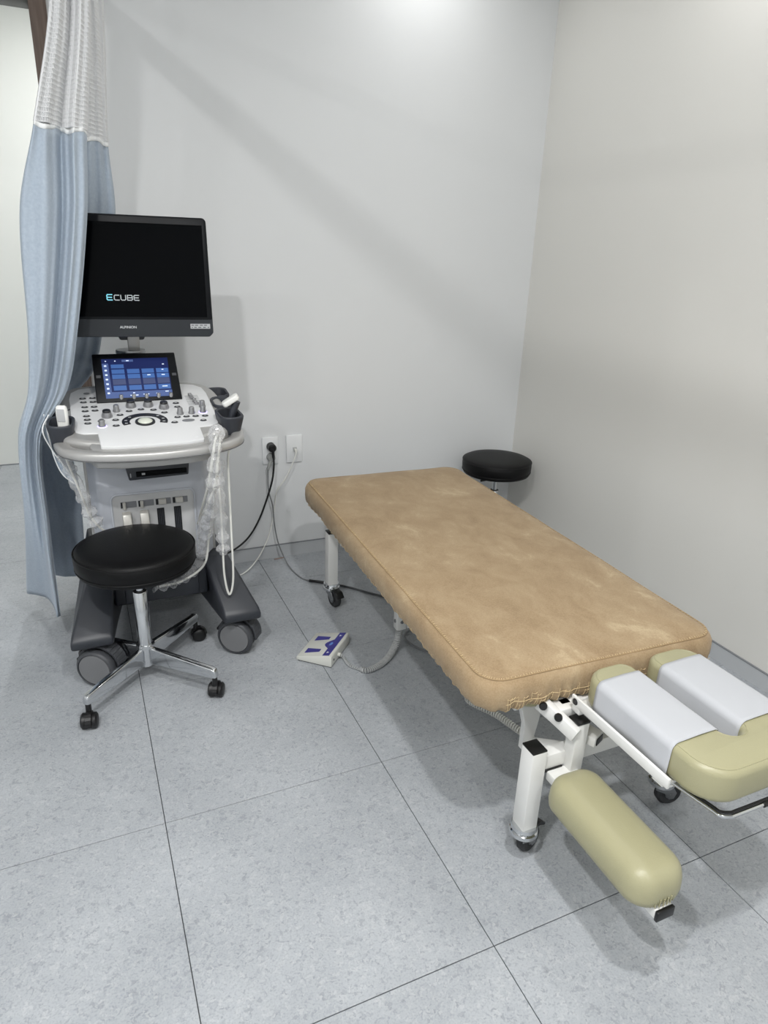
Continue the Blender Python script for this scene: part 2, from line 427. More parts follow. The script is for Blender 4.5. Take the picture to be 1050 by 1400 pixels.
# ------------------------------------------------------------------ ceiling downlights
names = ['left of the curtain rail', 'in front of the treatment table', 'over the far end of the treatment table', 'by the right wall over the treatment table',
         'added far left for ambient fill', 'added in the rear left corner for ambient fill', 'added in the rear middle for ambient fill', 'in the passage beyond the doorway', 'deep left of the passage']
for (lx, ly, wt), nm in zip(LAMPS, names):
    t = thing('ceiling_downlight', 'round white recessed ceiling downlight ' + nm, 'downlight', (lx, ly, CEIL), 'ceiling downlights')
    obj('ring', lathe([(0.088, 0), (0.105, 0), (0.105, -0.004), (0.092, -0.008), (0.088, -0.006), (0.088, 0)], (lx, ly, CEIL)), 'lamp_ring', t)
    obj('diffuser', lathe([(0, -0.001), (0.088, -0.001), (0.088, -0.003), (0, -0.003)], (lx, ly, CEIL)), 'lamp_face', t)

# ------------------------------------------------------------------ curtain and its rail
rail = thing('curtain_rail', 'pale metal curtain rail hung above the blue curtain', 'rail', (-0.555, 0.6, 2.15))
obj('track', box(-0.577, -0.533, -1.0, YB, 2.148, 2.190, 0.003), 'rail', rail)
for yy in (-0.9, 0.1, 1.1): obj('hanger_rod', cyl((-0.555, yy, 2.185), (-0.555, yy, CEIL), 0.006, seg=10), 'rail', rail)

LV = {  # plan outline of the gathered curtain at each height, free near edge first
 2.15: [(-.510, 1.50), (-.532, 1.465), (-.555, 1.50), (-.578, 1.445), (-.600, 1.45), (-.582, 1.52), (-.552, 1.58), (-.525, 1.62), (-.497, 1.66), (-.470, 1.70)],
 1.92: [(-.530, 1.50), (-.556, 1.465), (-.580, 1.50), (-.604, 1.445), (-.630, 1.445), (-.612, 1.52), (-.572, 1.58), (-.542, 1.62), (-.508, 1.66), (-.484, 1.70)],
 1.66: [(-.568, 1.50), (-.602, 1.462), (-.632, 1.495), (-.664, 1.425), (-.700, 1.415), (-.675, 1.52), (-.620, 1.58), (-.570, 1.62), (-.530, 1.66), (-.503, 1.70)],
 1.45: [(-.592, 1.45), (-.625, 1.42), (-.655, 1.465), (-.690, 1.40), (-.762, 1.42), (-.735, 1.53), (-.660, 1.60), (-.600, 1.64), (-.545, 1.675), (-.503, 1.705)],
 1.11: [(-.660, 1.45), (-.690, 1.42), (-.718, 1.465), (-.745, 1.405), (-.790, 1.43), (-.775, 1.55), (-.735, 1.65), (-.675, 1.72), (-.615, 1.77), (-.570, 1.80)],
 0.94: [(-.706, 1.50), (-.735, 1.47), (-.760, 1.50), (-.785, 1.44), (-.815, 1.46), (-.810, 1.58), (-.785, 1.68), (-.730, 1.78), (-.670, 1.82), (-.620, 1.84)],
 0.80: [(-.795, 1.49), (-.808, 1.46), (-.822, 1.50), (-.838, 1.455), (-.860, 1.47), (-.865, 1.60), (-.845, 1.70), (-.815, 1.77), (-.775, 1.82), (-.730, 1.85)],
 0.50: [(-.815, 1.53), (-.828, 1.50), (-.842, 1.55), (-.862, 1.54), (-.890, 1.57), (-.890, 1.68), (-.865, 1.77), (-.820, 1.81), (-.770, 1.85), (-.718, 1.87)],
 0.12: [(-.830, 1.575), (-.840, 1.565), (-.852, 1.66), (-.880, 1.74), (-.944, 1.80), (-.935, 1.90), (-.890, 1.95), (-.840, 1.92), (-.785, 1.91), (-.735, 1.89)]}
ZL = sorted(LV, reverse=True)
def cat(p, t):
    n = len(p)-1; i = min(int(t), n-1); f = t-i
    a, b_, c, d = p[max(i-1, 0)], p[i], p[i+1], p[min(i+2, n)]
    return tuple(0.5*(2*b_[k]+(c[k]-a[k])*f+(2*a[k]-5*b_[k]+4*c[k]-d[k])*f*f+(3*b_[k]-a[k]-3*c[k]+d[k])*f**3) for k in range(len(b_)))
def curtain_pt(s, z):
    i = 0
    while i < len(ZL)-2 and z < ZL[i+1]: i += 1
    f = (ZL[i]-z)/(ZL[i]-ZL[i+1]); f = f if i in (0, ) else f
    a = cat(LV[ZL[i]], s*9); c = cat(LV[ZL[i+1]], s*9)
    a0 = cat(LV[ZL[max(i-1, 0)]], s*9); c1 = cat(LV[ZL[min(i+2, len(ZL)-1)]], s*9)
    h = ZL[i]-ZL[i+1]; ma = [(c[k]-a0[k])/((ZL[max(i-1, 0)]-ZL[i+1]) or 1)*h for k in (0, 1)]
    mc = [(c1[k]-a[k])/((ZL[i]-ZL[min(i+2, len(ZL)-1)]) or 1)*h for k in (0, 1)]
    f2, f3 = f*f, f*f*f
    x, y = [(2*f3-3*f2+1)*a[k]+(f3-2*f2+f)*ma[k]+(-2*f3+3*f2)*c[k]+(f3-f2)*mc[k] for k in (0, 1)]
    am = 0.006*min(1.0, max(0.25, (z-0.1)/1.0))
    return Vector((x, y+am*math.sin(s*2*PI*13+z*0.8)+0.006*noise.noise(Vector((s*9, z*4, 0))), z))
def hem_z(s): return 0.12+0.006*math.sin(s*20)
TOPZ, MIDZ = 2.15, 1.652
def sheet(ns, zs_fn, nz_, fn=curtain_pt):
    bm = B(); g = [[bm.verts.new(fn(i/ns, zs_fn(i/ns, k/nz_))) for k in range(nz_+1)] for i in range(ns+1)]
    for i in range(ns):
        for k in range(nz_): bm.faces.new((g[i][k], g[i+1][k], g[i+1][k+1], g[i][k+1]))
    return bm
cur = thing('privacy_curtain', 'pale blue hospital privacy curtain with white net top, bunched beside the ultrasound machine', 'curtain', (-0.85, 1.75, 0.12))
o = obj('fabric', sheet(150, lambda s, t: hem_z(s)+(MIDZ+0.005*math.sin(s*31)-hem_z(s))*t, 70), 'curtain_cloth', cur, sharp=0)
md = o.modifiers.new('thick', 'SOLIDIFY'); md.thickness = 0.0012
o = obj('white_band', sheet(150, lambda s, t: MIDZ+0.005*math.sin(s*31)-0.001+0.012*t, 2, lambda s, z: curtain_pt(s, z)+V(-.0006, -.0012, 0)), 'white_band', cur, sharp=0)
md = o.modifiers.new('thick', 'SOLIDIFY'); md.thickness = 0.0022
o = obj('net_header', sheet(110, lambda s, t: MIDZ+0.012+(TOPZ-MIDZ-0.012)*t, 42), 'net', cur, sharp=0)
md = o.modifiers.new('threads', 'WIREFRAME'); md.thickness = 0.0042; md.use_boundary = True; md.use_even_offset = False
# free edge of the curtain caught over the probe holder: a folded flap with white stitched hems
LR = smoothpath([(-.782, 1.475, .872), (-.776, 1.455, .80), (-.768, 1.45, .735), (-.752, 1.445, .685), (-.722, 1.43, .655)], 6)
RR = smoothpath([(-.768, 1.465, .872), (-.790, 1.44, .83), (-.770, 1.435, .765), (-.740, 1.43, .71), (-.716, 1.425, .657)], 6)
bm = B(); rows = []
for a, c in zip(LR, RR):
    rows.append([bm.verts.new(a.lerp(c, k/6)+V(0, 0.014*math.sin(PI*k/6), 0)) for k in range(7)])
for a, c in zip(rows, rows[1:]):
    for k in range(6): bm.faces.new((a[k], a[k+1], c[k+1], c[k]))
fl = obj('folded_flap', bm, 'curtain_cloth', cur, sharp=0)
md = fl.modifiers.new('thick', 'SOLIDIFY'); md.thickness = 0.0015
for R_ in (LR, RR): obj('stitched_hem', tube(R_, 0.0022, 6), 'white_band', fl)

# ------------------------------------------------------------------ treatment table
tb = thing('treatment_table', 'tan covered treatment table on white wheeled steel frame with headrest and armrest', 'treatment table', (0.43, 0.95, 0))
TH = -2.2*PI/180
MB_ = Matrix.Translation((0.433, 0.948, 0)) @ Matrix.Rotation(TH, 4, 'Z')
obj('cushion', pillow(0.262, 0.722, 0.10, [(0.012, 0.378), (0.0, 0.390), (0.0, 0.43), (0.02, 0.44)], M=MB_), 'leather', tb)
levels = [(0.075, 0.428), (0.04, 0.419), (0.014, 0.4155), (0.004, 0.4215), (-0.001, 0.434), (-0.003, 0.452), (-0.001, 0.474), (0.005, 0.487),
          (0.013, 0.4945), (0.017, 0.4955), (0.021, 0.4985), (0.035, 0.5025), (0.07, 0.5065), (0.13, 0.5095), (0.20, 0.511), (0.27, 0.5115), (0.33, 0.5118)]
def gather(t, z, side):
    k = max(0, (0.478-z)/0.06)
    return (0.0050 if not side else 0.0024)*k*math.sin(t*150+3*noise.noise(Vector((t*14, 3, 0))))+0.005*k*noise.noise(Vector((t*9, 8, side)))
def bulge(z):
    lv = levels[2:9]
    for (d0, z0), (d1, z1) in zip(lv, lv[1:]):
        if z0 <= z <= z1: return -(d0+(d1-d0)*(z-z0)/(z1-z0))
    return -0.014
bm = pillow(0.352, 0.752, 0.075, levels, n=10, densify=90)
for v in bm.verts:   # soft sags, wrinkles and gathers of the fitted cover
    p = v.co; n1 = noise.noise(Vector((p.x*6, p.y*6, 1.7)))
    e = max(abs(p.x)/0.352, abs(p.y)/0.752)
    if p.z > 0.478:
        v.co.z += 0.0016*n1 - 0.006*max(0, 0.35-abs(p.y+0.60))*max(0, 1-e*0.5)
    else:
        side = 1 if 0.352-abs(p.x) < 0.752-abs(p.y) else 0
        t = p.y if side else p.x
        wv = gather(t, p.z, side)
        if side: v.co.x += math.copysign(1, p.x)*wv
        else: v.co.y += math.copysign(1, p.y)*wv
bmesh.ops.transform(bm, matrix=MB_, verts=bm.verts)
cov = obj('fitted_cover', bm, 'suede', tb, sharp=0)
# piped seam round the top edge
pts = rrect(0.352-0.0155, 0.752-0.0155, 0.058, 8); q = []
for i, a in enumerate(pts):
    c = pts[(i+1) % len(pts)]; n_ = max(1, int(math.hypot(c[0]-a[0], c[1]-a[1])/0.03))
    for k in range(n_): q.append((a[0]+(c[0]-a[0])*k/n_, a[1]+(c[1]-a[1])*k/n_))
ring = [MB_ @ Vector((x, y, 0.4965-0.006*max(0, 0.35-abs(y+0.60))*0.5+0.0012*noise.noise(Vector((x*8, y*8, 2))))) for x, y in q]; ring.append(ring[0])
obj('seam', tube(ring, 0.0014, 6, caps=False), 'seam', cov)
# stitches: along the seam and the elastic hem
bm = B()
for i in range(0, len(ring)-1):
    a, c = ring[i], ring[i+1]; d = (c-a); ln = d.length; d.normalize(); nrm = Vector((-d.y, d.x, 0))
    k = 0.0
    while k < ln:
        p = a+d*k+V(0, 0, 0.0014); beam(p+nrm*0.0005, p+nrm*random.uniform(0.004, 0.0065)+d*0.001+V(0, 0, .0006), 0.0009, 0.0008, 0, dst=bm); k += random.uniform(0.005, 0.010)
o = obj('seam_stitching', bm, 'stitch', cov, smooth=False); o['kind'] = 'stuff'
bm = B()
for edge in ('front', 'left'):
    sd = 1 if edge == 'left' else 0
    t = -0.285 if edge == 'front' else -0.66
    def pt(t, z):
        o_ = bulge(z)+gather(t, z, sd)+0.0009
        return MB_ @ (Vector((t, -0.752-o_, z)) if not sd else Vector((-0.352-o_, t, z)))
    while t < (0.29 if edge == 'front' else 0.64):
        h0 = 0.4165; h1 = h0+(random.uniform(0.020, 0.044) if edge == 'front' else random.uniform(0.008, 0.02))
        sl = random.uniform(-.004, .004)
        tube([pt(t+sl*k/5, h0+(h1-h0)*k/5) for k in range(6)], 0.00075, 4, bm)
        if edge == 'front' and random.random() < 0.45:
            w_ = random.uniform(.006, .014); tube([pt(t+sl+w_*k/3, h1-0.004*math.sin(PI*k/3)) for k in range(4)], 0.0007, 4, bm)
        t += random.uniform(0.6, 1.4)*(0.0085 if edge == 'front' else 0.018)
    if edge == 'front': tube([pt(-0.29+0.58*k/90, 0.4435+0.003*math.sin(k*0.4)) for k in range(91)], 0.0008, 4, bm)
o = obj('hem_stitching', bm, 'stitch', cov, smooth=False); o['kind'] = 'stuff'

# steel frame
LEGS = [(0.190, 0.180), (0.180, 1.535), (0.634, 0.180), (0.668, 1.535)]
CAST = [0.35, -1.35, -0.25, 0.8]     # heading of each caster's trail
def swivel_caster(leg, x, y, ang, z0):
    """plate caster with chrome cup, zinc fork, rubber wheel and brake lever"""
    d = Vector((math.cos(ang), math.sin(ang), 0)); s = Vector((-d.y, d.x, 0)); R = 0.036
    c = Vector((x, y, R))+d*0.026
    cup = lathe([(0.010, z0+0.006), (0.031, z0+0.006), (0.033, z0-0.002), (0.029, z0-0.007), (0.034, z0-0.010), (0.035, z0-0.019), (0.026, z0-0.024), (0.012, z0-0.024)], (x, y, 0), 28)
    obj('caster_cup', cup, 'chrome', leg)
    bm = B()
    for sg in (-1, 1):
        ctr = Vector((x, y, 0))+s*sg*0.0165
        M = basis(ctr-s*0.0012, d, (0, 0, 1), s)
        prism([(-0.022, z0-0.018), (0.022, z0-0.018), (0.042, R+0.006), (0.036, R-0.012), (0.022, R-0.013), (0.006, R+0.008), (-0.022, z0-0.032)], 0, 0.0024, M, 0.0006, 1, bm)
    M = basis(Vector((x, y, 0)), d, s, (0, 0, 1)); box(-0.022, 0.022, -0.0175, 0.0175, z0-0.022, z0-0.017, 0.001, 1, M, bm)
    obj('caster_fork', bm, 'zinc', leg)
    wh = lathe([(0.008, -0.011), (0.024, -0.011), (0.026, -0.0125), (0.031, -0.0125), (R, -0.007), (R, 0.007), (0.031, 0.0125), (0.026, 0.0125), (0.024, 0.011), (0.008, 0.011)], c, 30, s)
    obj('caster_wheel', wh, 'rubber', leg)
    ax = cyl(c-s*0.020, c+s*0.020, 0.0055, seg=12); lathe([(0.0, -0.0128), (0.014, -0.0128), (0.014, 0.0128), (0.0, 0.0128)], c, 20, s, ax)
    obj('caster_axle', ax, 'zinc', leg)
    M = basis(c, d, s, (0, 0, 1))
    br = prism([(-0.010, 0.034), (0.024, 0.030), (0.044, 0.017), (0.052, 0.021), (0.030, 0.042), (-0.004, 0.046)], -0.016, 0.016, basis(c, d, (0, 0, 1), -s), 0.002, 1)
    obj('brake_lever', br, 'black_plastic', leg)
for (x, y), a in zip(LEGS, CAST):
    top = 0.322; hw = 0.0205
    leg = obj('leg', box(x-hw, x+hw, y-hw-.002, y+hw+.002, 0.088, top, 0.003, 2), 'white_metal', tb)
    obj('end_cap', box(x-hw+0.0005, x+hw-0.0005, y-hw-.0015, y+hw+.0015, top-0.001, top+0.0045, 0.002, 2), 'black_cap', leg)
    swivel_caster(leg, x, y, a, 0.092)
for y in (0.180, 1.535):
    obj('crossbar', box(0.2105, 0.6135 if y < 1 else 0.6475, y-0.016, y+0.016, 0.262, 0.302, 0.003), 'white_metal', tb)
for x in (0.325, 0.545):
    obj('side_rail', box(x-0.018, x+0.018, 0.26, 1.60, 0.345, 0.372, 0.003), 'white_metal', tb)
for y in (0.30, 0.95, 1.58):
    obj('cross_rail', box(0.20 if y < 0.4 else 0.343, 0.66 if y < 0.4 else 0.527, y-0.018, y+0.018, 0.347, 0.3715, 0.003), 'white_metal', tb)
# gusset plates and sloping stays from the front crossbar up to the rails
for sx in (1, -1):
    cx = 0.43
    X = lambda v: cx+(v-cx)*sx
    M = basis((0, 0.285, 0), (1, 0, 0), (0, 0, 1), (0, -1, 0))
    prism([(X(.196), .385), (X(.272), .385), (X(.262), .27), (X(.262), .235), (X(.225), .235), (X(.228), .29), (X(.217), .335)], -0.006, 0.006, M, 0.002, 1).free()
    obj('gusset', prism([(X(.196), .385), (X(.285), .385), (X(.275), .30), (X(.262), .225), (X(.232), .225), (X(.232), .30), (X(.219), .345)], -0.008, 0.008, M, 0.002, 1), 'white_metal', tb)
    obj('stay', beam((X(.262), 0.30, .366), (X(.320), 0.176, .318), 0.034, 0.030), 'white_metal', tb)
    obj('lower_stay', beam((X(.250), 0.285, .235), (X(.300), 0.196, .272), 0.026, 0.026), 'white_metal', tb)
# lifting carriage under the middle
for y in (1.11, 0.62):
    obj('lower_beam', box(0.315 if y > 1 else 0.41, 0.58 if y > 1 else 0.45, y-0.015, y+0.015, 0.098, 0.131, 0.003), 'white_metal', tb)
    for x in ((0.292, 0.60) if y > 1 else (0.39, 0.47)):
        p = obj('lift_post', box(x-0.019, x+0.019, y-0.017, y+0.017, 0.096, 0.378, 0.004), 'white_metal', tb)
        obj('bolt', lathe([(0, 0.003), (0.006, 0.003), (0.007, 0), (0, 0)], (x, y-0.017, 0.130), 14, (-.0, -1, 0)), 'zinc', p)
        if x < 0.4: obj('bolt', lathe([(0, 0.003), (0.006, 0.003), (0.007, 0), (0, 0)], (x-0.019, y, 0.130), 14, (-1, 0, 0)), 'zinc', p)
act = obj('actuator', box(0.385, 0.475, 0.66, 1.08, 0.13, 0.22, 0.012, 3), 'header_grey', tb)
obj('actuator_rod', cyl((0.43, 0.66, 0.18), (0.43, 0.34, 0.345), 0.014), 'chrome', tb)
# armrest
arm = obj('armrest_bracket', box(0.219, 0.292, -0.10, 0.1635, 0.236, 0.2605, 0.003), 'white_metal', tb)
obj('armrest_bar', box(0.216, 0.258, -0.190, 0.02, 0.200, 0.2215, 0.002), 'white_metal', arm)
obj('end_cap', box(0.215, 0.259, -0.198, -0.1901, 0.1985, 0.2225, 0.002), 'black_cap', arm)
obj('gap_shade', box(0.2115, 0.262, 0.1605, 0.1645, 0.2575, 0.2640, 0.001), 'black_cap', arm)  # black strip in place of the shaded gap between bracket and crossbar
alv = [(0.030, 0.222), (0.010, 0.2225), (0.002, 0.230), (0.0, 0.243), (0.0015, 0.265), (0.006, 0.281), (0.014, 0.292), (0.025, 0.298), (0.042, 0.301), (0.060, 0.302)]
MA = Matrix.Translation((0.240, -0.032, 0)) @ Matrix.Rotation(-0.02, 4, 'Z')
pad = obj('armrest_pad', pillow(0.0665, 0.158, 0.048, alv, n=9, M=MA, densify=14), 'leather', tb, sharp=0)
bm = B()
for k in range(16):
    a = math.radians(205+130*k/15); px = 0.045*math.cos(a); py = -0.158+0.045+0.046*math.sin(a)
    s0 = MA @ Vector((px*1.33, py, 0.228)); s1 = MA @ Vector((px*1.35, py-0.001, 0.2465)); tube([s0, s1], 0.0014, 5, bm)
obj('gathered_hem', bm, 'leather', pad)
# upright and links between armrest and headrest
up_ = obj('upright', beam((0.286, 0.158, 0.242), (0.281, 0.150, 0.395), 0.034, 0.034, 0.003, (0, 1, 0)), 'white_metal', tb)
obj('end_cap', box(0.2635, 0.2985, 0.1325, 0.1675, 0.3945, 0.4005, 0.002), 'black_cap', up_)
lk = obj('link_bar', beam((0.222, 0.222, 0.412), (0.262, 0.132, 0.372), 0.020, 0.034, 0.003), 'white_metal', tb)
for p in ((0.214, 0.200, 0.418), (0.236, 0.170, 0.402)):
    obj('bolt', lathe([(0, 0.009), (0.008, 0.009), (0.0095, 0.006), (0.0095, 0), (0, 0)], p, 16, (-0.55, -0.75, 0.3)), 'black_cap', lk)
br = obj('hinge_block', box(0.246, 0.292, 0.176, 0.214, 0.385, 0.412, 0.003), 'white_metal', tb)
obj('bolt', lathe([(0, 0.006), (0.006, 0.006), (0.0095, 0.003), (0.0095, 0), (0, 0)], (0.246, 0.19, 0.400), 16, (-1, -0.2, 0)), 'zinc', br)
obj('hinge_tube', beam((0.30, 0.215, 0.336), (0.335, 0.135, 0.336), 0.040, 0.026, 0.003), 'white_metal', tb)
bm = beam((0.3352, 0.1346, 0.336), (0.3362, 0.1323, 0.336), 0.030, 0.018, 0.001); obj('tube_end', bm, 'black_cap', tb)
obj('head_crossbar', box(0.262, 0.625, 0.192, 0.222, 0.384, 0.412, 0.003), 'white_metal', tb)
for x in (0.2765, 0.6250):
    sb = obj('headrest_bar', beam((x, 0.178, 0.438), (x, -0.112, 0.438), 0.007, 0.024, 0.002), 'white_metal', tb)
    obj('bolt', lathe([(0, 0.003), (0.006, 0.003), (0.008, 0.001), (0.008, 0), (0, 0)], (x-0.0035 if x < 0.4 else x+0.0035, 0.164, 0.438), 16, (-1 if x < 0.4 else 1, 0, 0)), 'black_cap', sb)
for x in (0.2765, 0.6250):
    sg = 1 if x < 0.4 else -1
    obj('bar_bracket', box(min(x, x+sg*0.05), max(x, x+sg*0.05), -0.098, -0.070, 0.418, 0.4255, 0.002), 'white_metal', tb)
    obj('bar_bracket', box(min(x, x+sg*0.05), max(x, x+sg*0.05), 0.150, 0.176, 0.408, 0.4255, 0.002), 'white_metal', tb)
# chrome towel rod round the headrest
rodp = smoothpath([(0.305, 0.06, 0.405), (0.318, 0.0, 0.397), (0.331, -0.08, 0.395), (0.346, -0.160, 0.395), (0.350, -0.178, 0.395), (0.366, -0.187, 0.395), (0.38, -0.188, 0.395), (0.46, -0.189, 0.395), (0.53, -0.188, 0.395), (0.546, -0.186, 0.395), (0.560, -0.176, 0.395), (0.565, -0.158, 0.395), (0.575, -0.08, 0.395), (0.584, 0.0, 0.397), (0.59, 0.06, 0.405)], 5)
rod = obj('towel_rod', tube(rodp, 0.0042, 10), 'chrome', tb)
obj('rod_sleeve', cyl((0.452, -0.189, 0.395), (0.495, -0.189, 0.395), 0.0062, seg=14), 'black_plastic', rod)
obj('rod_cushion', tube([p+V(0.002, 0.004, 0.006) for p in rodp[12:42]], 0.0030, 8), 'black_plastic', rod)
# horseshoe face cushion
out_ = []
X0, X1, Y0, Y1 = 0.293, 0.607, -0.192, 0.178
def arc(cx, cy, r, a0, a1, n): return [(cx+r*math.cos(math.radians(a0+(a1-a0)*k/n)), cy+r*math.sin(math.radians(a0+(a1-a0)*k/n))) for k in range(n+1)]
sl, sr = 0.418, 0.474; sm = (sl+sr)/2; rr_ = (sr-sl)/2
poly = arc(X0+0.07, Y0+0.07, 0.07, 180, 270, 8)+arc(X1-0.07, Y0+0.07, 0.07, 270, 360, 8)+arc(X1-0.05, Y1-0.05, 0.05, 0, 90, 6)
poly += arc(sr+0.035, Y1-0.035, 0.035, 90, 180, 6)+arc(sm, -0.080, rr_, 360, 180, 10)+arc(sl-0.035, Y1-0.035, 0.035, 0, 90, 6)+arc(X0+0.05, Y1-0.05, 0.05, 90, 180, 6)
hp = obj('headrest_cushion', prism(poly, 0.431, 0.508, None, 0.016, 4, ang=50), 'leather', tb, sharp=0)
hp.data.set_sharp_from_angle(angle=math.radians(60))
pl_ = [(X0+0.5*(p[0]-X0)*0+p[0]-X0, p[1]) for p in poly]
cx_, cy_ = 0.446, 0.0
sp = []
for k, p in enumerate(poly):
    a = Vector(poly[k-1]); c = Vector(poly[(k+1) % len(poly)]); d = (c-a).normalized(); n2 = Vector((-d.y, d.x))
    sp.append((p[0]+n2.x*0.010, p[1]+n2.y*0.010, 0.5068))
sp.append(sp[0])
obj('welt_seam', tube(sp, 0.0011, 5, caps=False), 'leather', hp)

# two white cloths, one over each lobe of the headrest
def lobe_cloth(name, label, xl, xr, left_drop, right_drop, ya, yb, skew):
    r = 0.017; e = 0.0022; top = 0.508+e; prof = []
    prof.append((xl-e-0.0005, left_drop)); prof.append((xl-e, (left_drop+top)/2-0.01))
    prof += [(xl-e+r-r*math.cos(a), top-r+r*math.sin(a)) for a in (0, .3, .6, .9, 1.2, 1.5)]
    for k in range(1, 5): prof.append((xl+r+(xr-xl-2*r)*k/5, top+0.001*math.sin(PI*k/5)))
    prof += [(xr+e-r+r*math.sin(a), top-r+r*math.cos(a)) for a in (0.07, .3, .6, .9, 1.2, 1.57)]
    prof.append((xr+e, (right_drop+top)/2-0.01)); prof.append((xr+e, right_drop))
    bm = B(); n = 24; rows = []
    for i in range(n+1):
        t = i/n; row = []
        for k, (x, z) in enumerate(prof):
            u = k/(len(prof)-1); y = ya+(yb-ya)*t + skew*(u-0.5)*0.02
            hang = max(0, 0.49-z)/0.06
            x2 = x - (0.0022*hang*(1+math.sin(t*9)) if x < (xl+xr)/2 else 0)
            row.append(bm.verts.new((x2, y, z+0.0008*noise.noise(Vector((x*30, y*20, 0))))))
        rows.append(row)
    for a, c in zip(rows, rows[1:]):
        for k in range(len(prof)-1): bm.faces.new((a[k], a[k+1], c[k+1], c[k]))
    o = obj(name, bm, 'cloth_white', None, origin=((xl+xr)/2, (ya+yb)/2, 0.508), sharp=0)
    md = o.modifiers.new('thick', 'SOLIDIFY'); md.thickness = 0.0014; md.offset = 0.6
    return tag(o, label, 'cloth', 'headrest cloths')
lobe_cloth('face_cloth', 'white cloth over the headrest lobe nearest the armrest', X0, sl, 0.425, 0.447, 0.128, -0.088, 0.3)
lobe_cloth('face_cloth', 'white cloth over the headrest lobe nearest the right wall', sr, X1, 0.437, 0.433, 0.128, -0.090, 0.3)

# ------------------------------------------------------------------ rolling stools
def stool(name, label, cx, cy, H, R, rot, leg_r, lv):
    t = thing(name, label, 'stool', (cx, cy, 0), 'black rolling stools')
    th = 0.078
    prof = [(0, H-th), (R-0.02, H-th), (R-0.006, H-th+0.004), (R-0.001, H-th+0.014), (R-0.003, H-th+0.018), (R+0.001, H-th+0.024), (R+0.002, H-0.028), (R, H-0.014), (R-0.006, H-0.006), (R-0.014, H-0.002), (R-0.05, H+0.002), (R*0.5, H+0.004), (0, H+0.004)]
    s = obj('seat', lathe(prof, (cx, cy, 0), 56), 'black_vinyl', t, sharp=0)
    for z, dr in ((H-0.012, 0.0005), (H-th+0.0185, -0.0005)):
        rg = [(cx+(R+dr)*math.cos(a), cy+(R+dr)*math.sin(a), z) for a in (2*PI*k/56 for k in range(57))]
        obj('piping', tube(rg, 0.0022, 6, caps=False), 'black_vinyl', s)
    obj('seat_plate', box(cx-0.07, cx+0.07, cy-0.07, cy+0.07, H-th-0.012, H-th-0.0005, 0.003), 'black_plastic', t)
    obj('piston', cyl((cx, cy, 0.2), (cx, cy, H-th-0.012), 0.0125), 'chrome', t)
    col = obj('column', lathe([(0.0225, 0.058), (0.0225, H-0.168), (0.0212, H-0.166), (0.0195, H-0.168), (0.0195, 0.06)], (cx, cy, 0), 32), 'chrome', t)
    obj('collar', lathe([(0.0226, 0.125), (0.029, 0.126), (0.030, 0.132), (0.029, 0.138), (0.0226, 0.139)], (cx, cy, 0), 32), 'chrome', t)
    obj('bushing', lathe([(0.0126, H-0.19), (0.0194, H-0.19), (0.0194, H-0.165), (0.0126, H-0.165)], (cx, cy, 0), 28), 'black_plastic', t)
    bt = obj('height_lever', cable([(cx+0.02*math.cos(lv), cy+0.02*math.sin(lv), H-th-0.018), (cx+0.08*math.cos(lv), cy+0.08*math.sin(lv), H-th-0.018), (cx+0.13*math.cos(lv), cy+0.13*math.sin(lv), H-th-0.012)], 0.005), 'black_plastic', t)
    for k in range(4):
        a = rot+k*PI/2; d = Vector((math.cos(a), math.sin(a), 0)); sd = Vector((-d.y, d.x, 0))
        M = basis((cx, cy, 0), d, (0, 0, 1), -sd)
        lg = obj('leg', prism([(0.018, 0.128), (leg_r-0.012, 0.112), (leg_r, 0.108), (leg_r+0.004, 0.098), (leg_r+0.004, 0.078), (leg_r-0.012, 0.076), (leg_r-0.035, 0.074), (0.018, 0.066)], -0.0105, 0.0105, M, 0.005, 3), 'chrome', t)
        c = Vector((cx, cy, 0))+d*(leg_r-0.006)
        ca = a+[0.6, 1.9, -0.8, 2.6][k]; e = Vector((math.cos(ca), math.sin(ca), 0)); f = Vector((-e.y, e.x, 0))
        w_ = c+e*0.010; rw = 0.0245
        bm = cyl(c+V(0, 0, 0.045), c+V(0, 0, 0.079), 0.0085, seg=14)
        lathe([(0.005, -0.0055), (rw-0.003, -0.0055), (rw-0.003, 0.0055), (0.005, 0.0055)], w_+V(0, 0, rw), 20, f, bm)
        hood = [(w_+V(0, 0, rw)+e*((rw+0.003)*math.cos(q))+V(0, 0, (rw+0.003)*math.sin(q))) for q in [math.radians(-5+190*i/10) for i in range(11)]]
        for a_, b_ in zip(hood, hood[1:]): beam(a_, b_, 0.017, 0.003, 0, f.cross((b_-a_)).normalized(), bm)
        obj('caster_body', bm, 'black_plastic', lg)
        for sg in (-1, 1):
            obj('caster_wheel', lathe([(0, sg*0.006), (rw-0.002, sg*0.006), (rw, sg*0.009), (rw, sg*0.019), (rw-0.005, sg*0.0235), (0.012, sg*0.025), (0, sg*0.0245)], w_+V(0, 0, rw), 22, f), 'black_plastic', lg)
    return t
stool('rolling_stool', 'black round stool on a chrome four-leg base in front of the ultrasound machine', -0.571, 1.260, 0.498, 0.180, math.radians(-135), 0.272, 1.2)
stool('rolling_stool', 'black round stool in the room corner behind the treatment table', 1.150, 1.855, 0.455, 0.166, math.radians(-120), 0.19, -2.7)

# ------------------------------------------------------------------ ultrasound machine
CX = -0.487
um = thing('ultrasound_machine', 'silver and white cart ultrasound machine with monitor, touchscreen and dark wheeled base', 'ultrasound machine', (CX, 1.55, 0))
YBF = 1.455   # body front
